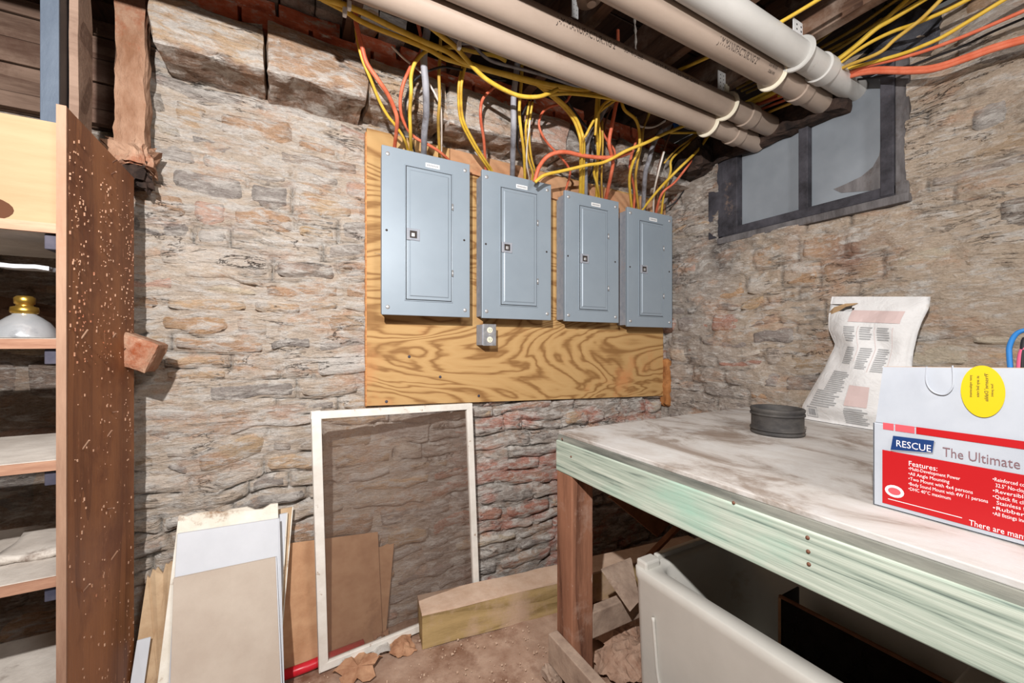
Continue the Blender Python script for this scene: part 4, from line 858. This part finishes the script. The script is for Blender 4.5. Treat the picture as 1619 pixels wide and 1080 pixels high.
for k, (px, py, lab) in enumerate(((975, 1005, 'crumpled dusty paper under the bench stretcher'), (985, 1050, 'crumpled dusty rag on the floor inside the bench frame'))):
    p = onZ(px, py, .02); tag(crumple('crumpled_paper', lambda u, v: (p.x-.09+.2*u, p.y-.08+.16*v, .03+.05*math.sin(u*3.1)*math.sin(v*3.1)), 28, 24, M['floor'], amp=.04, seed=k+3, freq=22, at=p), lab, 'paper')

# ---------------------------------------------------------------- timber beam along the wall foot
d = Vector((.998-.433, 1.428-1.5, 0)).normalized(); nrm = Vector((-d.y, d.x, 0)); T0 = Vector((.433, 1.50, 0)); Lb = 1.42
t = thing('timber_beam', 'thick dusty timber beam lying on the floor along the stone wall', 'timber', T0)
v, f = rough_box((0, 0, -.004), (Lb, .12, .124), .04, .003, 6); R = Matrix.Translation(T0) @ Matrix(((d.x, nrm.x, 0, 0), (d.y, nrm.y, 0, 0), (0, 0, 1, 0), (0, 0, 0, 1)))
v = np.array([R @ Vector(q_) for q_ in v]); link('beam', v, f, M['timber'], t)
v, f = rough_box((-.002, -.002, .123), (Lb, .12, .131), .03, .004, 8, freq=14); v = np.array([R @ Vector(q_) for q_ in v]); link('dust_layer', v, f, M['timber_top'], t)

# ---------------------------------------------------------------- fly screen
tl, tr_ = onY(490.5, 650, 1.50), onY(743.5, 637, 1.635)
bl = onZ(503, 1060, .012); br0 = onZ(655, 985, .01); br_ = onY(753, 920, 1.615); br_ = Vector((br_.x+(br_.x-tr_.x)*.5, 1.618, .01))
t = thing('window_screen', 'white framed insect screen leaning on the stone wall below the plywood', 'screen', bl)
def railq(a, b, inn, wd, dep=.018):
    """rail from a to b, width toward inn"""
    a = Vector(a); b = Vector(b); dirn = (b-a).normalized(); i_ = (Vector(inn)-a); i_ = (i_-dirn*i_.dot(dirn)).normalized(); nn = dirn.cross(i_).normalized()
    if nn.y > 0: nn = -nn
    return [a, b, b+i_*wd, a+i_*wd], nn*dep
cen = (tl+tr_+br_+bl)/4
for nme, a, b, wd in (('left_rail', tl, bl, .030), ('right_rail', tr_, br_, .028), ('top_rail', tl, tr_, .026), ('bottom_rail', bl, br_, .028)):
    q_, nn = railq(a, b, cen, wd); MB().slab(q_, nn).build('rail', M['whiteframe'], t, bevel=.002)
    q2, n2 = railq(Vector(a)+(cen-Vector(a))*.045, Vector(b)+(cen-Vector(b))*.045, cen, .006, .010); 
    MB().slab([p+nn*.0+n2*.3 for p in q2], nn*.55).build('inner_bead', M['crust'], t)
n_ = (tr_-tl).cross(bl-tl).normalized(); n_ = n_ if n_.y < 0 else -n_
link('mesh', [p+(cen-p)*.03+n_*.006 for p in (tl, tr_, br_, bl)], [(0, 1, 2, 3)], M['fly'], t)

# ---------------------------------------------------------------- boards leaning by the screen
def board(name, label, topL, topR, botL, botR, th, mat, cat='board', edge=None, jag=0, seed=0):
    topL, topR, botL, botR = map(Vector, (topL, topR, botL, botR)); rj = random.Random(seed); q_ = [botL, botR]
    if jag:
        n = 12
        for k in range(n+1):
            p = topR.lerp(topL, k/n); p = p+Vector((0, 0, rj.uniform(-jag, jag))); q_.append(p)
    else: q_ += [topR, topL]
    t = thing(name, label, cat, botL); MB().slab(q_, Vector((0, th, 0))).build('panel', mat, t, bevel=.0012)
    if edge:
        e = MB().slab([botR+Vector((0, -.0006, 0)), botR+Vector((.003, -.0006, 0)), topR+Vector((.003, -.0006, 0)), topR+Vector((0, -.0006, 0))], Vector((0, th+.001, 0))); e.build('edge', edge, t)
    return t
board('leaning_board', 'dull grey backed board at the front of the leaning stack', (-.298, 1.50, .468), (-.043, 1.52, .456), (-.272, 1.30, 0), (-.018, 1.33, 0), .008, M['greyboard'], edge=M['whiteboard'])
board('leaning_board', 'smooth white panel just behind the grey backed board', (-.300, 1.555, .575), (-.036, 1.57, .561), (-.288, 1.335, 0), (-.015, 1.355, 0), .008, M['whiteboard'], edge=M['whiteboard'])
board('leaning_board', 'peeling cream board with crumbling top edge behind the white panel', (-.304, 1.59, .618), (-.038, 1.60, .594), (-.330, 1.36, 0), (-.02, 1.385, 0), .010, M['crust'], jag=.008, seed=2)
board('leaning_board', 'narrow white board edge showing beside the leaning stack', (-.10, 1.615, .556), (-.012, 1.62, .556), (-.10, 1.42, 0), (-.045, 1.42, 0), .008, M['whiteboard'], edge=M['crust'])
board('leaning_board', 'rearmost thin tan board slanting out beside the leaning stack', (-.10, 1.64, .565), (.005, 1.645, .565), (-.10, 1.45, 0), (-.045, 1.45, 0), .006, M['tanpanel'], edge=M['crust'])
tt_ = board('plasterboard_scrap', 'broken tan scrap with flaking white face leaning by the plank', (-.385, 1.62, .44), (-.31, 1.62, .46), (-.40, 1.42, 0), (-.30, 1.42, 0), .008, M['tanpanel'], jag=.015, seed=5)
MB().slab([(-.392, 1.488, .18), (-.360, 1.488, .19), (-.355, 1.532, .30), (-.385, 1.532, .30)], (0, -.003, 0)).build('flaking_face', M['whiteboard'], tt_)
board('hardboard_sheet', 'brown hardboard sheet standing behind the insect screen', (-.06, 1.650, .440), (.302, 1.655, .405), (-.06, 1.60, 0), (.315, 1.625, 0), .005, M['brownboard'])
board('hardboard_sheet', 'smaller ragged hardboard piece behind the brown sheet', (.20, 1.668, .345), (.368, 1.668, .345), (.22, 1.64, 0), (.33, 1.64, 0), .005, M['brownboard'], jag=.01, seed=4)
pts = [(-.10, 1.575, .022), (.05, 1.582, .022), (.12, 1.588, .024), (.24, 1.60, .022)]
tag(MB().tube(pts, .0165, 16).build('red_pipe', M['red'], smooth=True, at=pts[0]), 'bright red plastic pipe lying on the floor behind the screen corner', 'pipe')
# leaves and litter
def leafm(c, s, seed, lab, nme='dry_leaf', mt=None, lift=.02):
    c = Vector(c); rj = random.Random(seed); vs = [tuple(c+Vector((0, 0, lift)))]; n = 22; fs = []; a0 = rj.uniform(0, 6)
    for k in range(n):
        a = a0+k*2*math.pi/n; r_ = s*(.55+.45*abs(math.sin(k*math.pi*5/n)))*rj.uniform(.85, 1.1)
        vs.append(tuple(c+Vector((r_*math.cos(a), r_*math.sin(a), rj.uniform(.003, lift*1.6))))); fs.append((0, k+1, (k+1) % n+1))
    o = link(nme, vs, fs, mt or M['leaf'], at=c); o.modifiers.new('s', 'SOLIDIFY').thickness = .001; return tag(o, lab, 'litter')
leafm(onZ(566, 1062, .006), .085, 1, 'large curled dry brown leaf on the floor in front of the screen')
leafm(onZ(604, 1010, .006), .035, 5, 'small dry leaf on the floor touching the screen bottom rail')
p1_ = onZ(606, 1028, .01); tag(crumple('plastic_wrapper', lambda u, v: (p1_.x-.035+.06*u, p1_.y-.03+.07*v, .012+.02*math.sin(u*3)), 10, 10, M['film'], amp=.012, seed=8, freq=30, at=p1_), 'crumpled clear plastic wrapper on the floor beside the screen', 'wrapper')
p2_ = onZ(636, 1022, .01); tag(crumple('crumpled_paper', lambda u, v: (p2_.x-.05+.09*u, p2_.y-.04+.09*v, .012+.03*math.sin(u*3)*math.sin(v*3)), 12, 12, M['leaf'], amp=.025, seed=9, freq=25, at=p2_), 'crumpled brown paper on the floor near the timber beam end', 'paper')
rr = random.Random(12); mb = MB()
for k in range(420):
    x_, y_ = rr.uniform(-.1, .85), rr.uniform(.9, 1.62); s = rr.choice((.0015, .002, .003, .004)); mb.box((x_, y_, .003), (x_+s*rr.uniform(.8, 2), y_+s, .004+s))
tag(mb.build('floor_grit', M['timber_top']), 'pale grit and crumbs scattered on the dirty floor', 'grit', kind='stuff')

# ---------------------------------------------------------------- shelf unit with the tall plank
t = thing('shelf_unit', 'tall stained plank upright with dusty shelves in the alcove', 'shelf', (-.7, 1.35, 0))
PX0, PX1 = -.411, -.397
MB().box((PX0+.0005, 1.150, .0), (PX1, 1.55, 1.628)).build('side_board', M['plank'], t)
MB().box((PX0, 1.146, .0), (PX1+.0005, 1.1502, 1.6285)).build('front_edge', M['plank_edge'], t)
for k, z in enumerate((1.391, 1.160, .916, .683, .40, .12)):
    MB().box((-1.25, 1.155, z-.020), (PX0, 1.50, z)).build('shelf_board', M['shelf'], t, bevel=.002)
    MB().box((-1.25, 1.150, z-.0205), (PX0-.001, 1.156, z-.001)).build('shelf_lip', M['shelf_edge'], t)
    MB().box((PX0-.022, 1.16, z-.052), (PX0-.0005, 1.48, z-.021)).build('cleat', M['cleat'], t, bevel=.002)
MB().box((-1.27, 1.15, 0), (-1.25, 1.5, 1.6)).build('side_board', M['plank'], t)
for (px, py, a, l) in ((178, 257, 0, .030), (176, 276, 0, .028), (129, 535, 1.2, .02), (178, 534, 1.2, .012), (178, 652, .15, .03), (131, 710, 1.1, .022), (170, 690, 1.2, .016), (170, 805, .3, .035), (176, 885, 1.3, .022), (132, 935, .9, .025)):
    p = onX(px, py, PX1); d_ = Vector((.6*l, -l*math.cos(a), l*math.sin(a)))
    MB().tube([p, p+d_], .0018, 6).build('nail', M['plank_edge'], t)
# splinters of pale wood flaking off the plank
mb = MB(); rr = random.Random(4)
for k in range(620):
    x_ = PX1; u = rr.choice((.1, .5, .9, rr.random(), rr.random())); yy = 1.16+.38*min(1, max(0, u+rr.gauss(0, .06))); z_ = rr.uniform(.1, 1.6) if k % 2 else rr.uniform(1.1, 1.55); s = rr.uniform(.0008, .0028)
    mb.box((x_, yy, z_), (x_+s*.9, yy+s, z_+s*rr.uniform(1, 3)))
tag(mb.build('splinters', M['rotten'], t), kind='stuff')
# lamp shade
p = onY(39, 532, 1.215); z0 = 1.1605; cx_, cy_ = p.x, p.y; r = .049
t = thing('lamp_shade', 'silvery glass lamp shade with brass collar sitting on the shelf', 'lamp shade', (cx_, cy_, z0))
MB().lathe([(r-.003, .001), (r, 0), (r+.001, .003), (r-.001, .008), (r*.92, .018), (r*.74, .032), (r*.50, .043), (r*.36, .048), (r*.34, .052)], (cx_, cy_, z0), 40).build('shade', M['glass'], t, smooth=True)
MB().lathe([(r*.34, .050), (r*.40, .052), (r*.42, .056), (r*.40, .064), (r*.26, .066), (r*.24, .069), (r*.30, .071), (r*.31, .083), (r*.22, .087), (0, .088)], (cx_, cy_, z0), 32).build('brass_collar', M['brass'], t, smooth=True)
# cardboard box above
t = thing('cardboard_box', 'plain cream cardboard box with a dark painted shadow on the top shelf', 'box', (-.68, 1.34, 1.391))
MB().box((-.96, 1.20, 1.392), (-.418, 1.48, 1.612)).build('carton_body', M['card'], t, bevel=.002)
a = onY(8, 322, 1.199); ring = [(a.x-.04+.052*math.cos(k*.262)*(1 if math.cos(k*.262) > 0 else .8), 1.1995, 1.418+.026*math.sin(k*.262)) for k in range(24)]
MB().slab(ring, (0, -.0006, 0)).build('shadow_patch', M['card_shadow'], t)  # dark brown disc, a cast shadow painted on the box front
# small things on shelves
v, f = rough_box((-.52, 1.2, 1.302), (-.44, 1.24, 1.311), .01, .004, 2, freq=30)
link_p = tag(link('paint_stick', v, f, M['whiteboard'], at=(-.48, 1.22, 1.306)), 'white painted stick wedged under the top shelf beside the plank', 'stick')
v, f = rough_box((-.56, 1.25, .684), (-.43, 1.42, .70), .02, .01, 2, freq=20); tag(link('plaster_crumbs', v, f, M['shelf'], smooth=True, at=(-.5, 1.3, .684)), 'crusty white plaster slab lying on the second lowest visible shelf', 'plaster')
MB_ = MB().lathe([(0, 0), (.022, 0), (.024, .05), (.020, .052), (0, .052)], (-.585, 1.22, .684), 24); tag(MB_.build('green_pot', M['greenobj'], smooth=True, at=(-.585, 1.22, .684)), 'dark green pot at the edge of the shelf by the picture border', 'pot')
# planks lying in the alcove behind the shelves
for k, (a, b, lab) in enumerate((((-.95, 1.62, 1.30), (-.45, 1.70, 1.19), 'dark weathered plank sloping behind the shelves, upper one'), ((-1.0, 1.60, 1.235), (-.47, 1.68, 1.165), 'dark weathered plank sloping behind the shelves, lower one'))):
    a, b = Vector(a), Vector(b); tag(MB().tube([a, b], .028, 4, flat=1.2).build('old_plank', M['joist'], at=a), lab, 'plank')

# ---------------------------------------------------------------- studs and steel post at the wall end
t = thing('rotten_stud', 'rotten orange brown wooden stud at the broken end of the stone wall', 'stud', (-.41, 1.6, 1.67))
v, f = rough_box((-.448, 1.575, 1.70), (-.378, 1.64, 2.235), .018, .010, 3, freq=16); link('stud', v, f, M['rotten'], t)
v, f = rough_box((-.465, 1.565, 1.665), (-.36, 1.65, 1.745), .011, .030, 9, freq=26); link('crumbled_foot', v, f, M['rotten'], t)
v, f = rough_box((-.44, 1.57, 1.615), (-.368, 1.63, 1.685), .01, .034, 12, freq=34); link('charred_tip', v, f, M['char'], t)
v, f = rough_box((-.60, 1.58, 2.12), (-.53, 1.64, 2.3), .015, .014, 21, freq=16); tag(link('splintered_wood', v, f, M['rotten'], at=(-.56, 1.6, 2.2)), 'splintered orange wood end hanging between the steel post and rotten stud', 'wood')
a = [onY(63, 195, 1.30), onY(93, 195, 1.30)]
t = thing('steel_post', 'blue grey steel angle post above the tall plank', 'post', (a[0].x, 1.3, 1.64))
MB().box((a[0].x, 1.30, 1.642), (a[1].x, 1.306, 2.44)).build('front_flange', M['steel_post'], t, bevel=.001)
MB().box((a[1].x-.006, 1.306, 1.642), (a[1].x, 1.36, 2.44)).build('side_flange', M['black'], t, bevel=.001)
v, f = rough_box((a[1].x+.002, 1.34, 1.60), (a[1].x+.018, 1.42, 2.44), .03, .004, 5); tag(link('thin_batten', v, f, M['siding'], at=(a[1].x, 1.38, 1.6)), 'thin weathered batten right behind the steel post', 'batten')
# broken wood block
R = Matrix.Translation((-.385, 1.52, 1.125)) @ Matrix.Rotation(math.radians(22), 4, 'Y')
v, f = rough_box((-.075, -.05, -.045), (.052, .05, .045), .013, .007, 31, R, freq=20)
tag(link('wood_block', v, f, M['rotten'], at=(-.385, 1.52, 1.125)), 'broken splintered wood block sticking out behind the tall plank', 'wood block')
# cobweb strand and rubble at stud foot
a = onY(1003, 28, 1.1); tag(MB().tube(spline([a, onY(1005, 60, 1.1), onY(1004, 100, 1.1)]), [.004+.002*math.sin(k*2.1) for k in range(13)], 6).build('cobweb', M['shelf'], at=a), 'dusty cobweb strand hanging in front of the beige pipes', 'cobweb')
for o in list(bpy.data.objects):
    if o.type == 'MESH' and o.name.startswith('window_1'): pass
print('objects', len(bpy.data.objects))
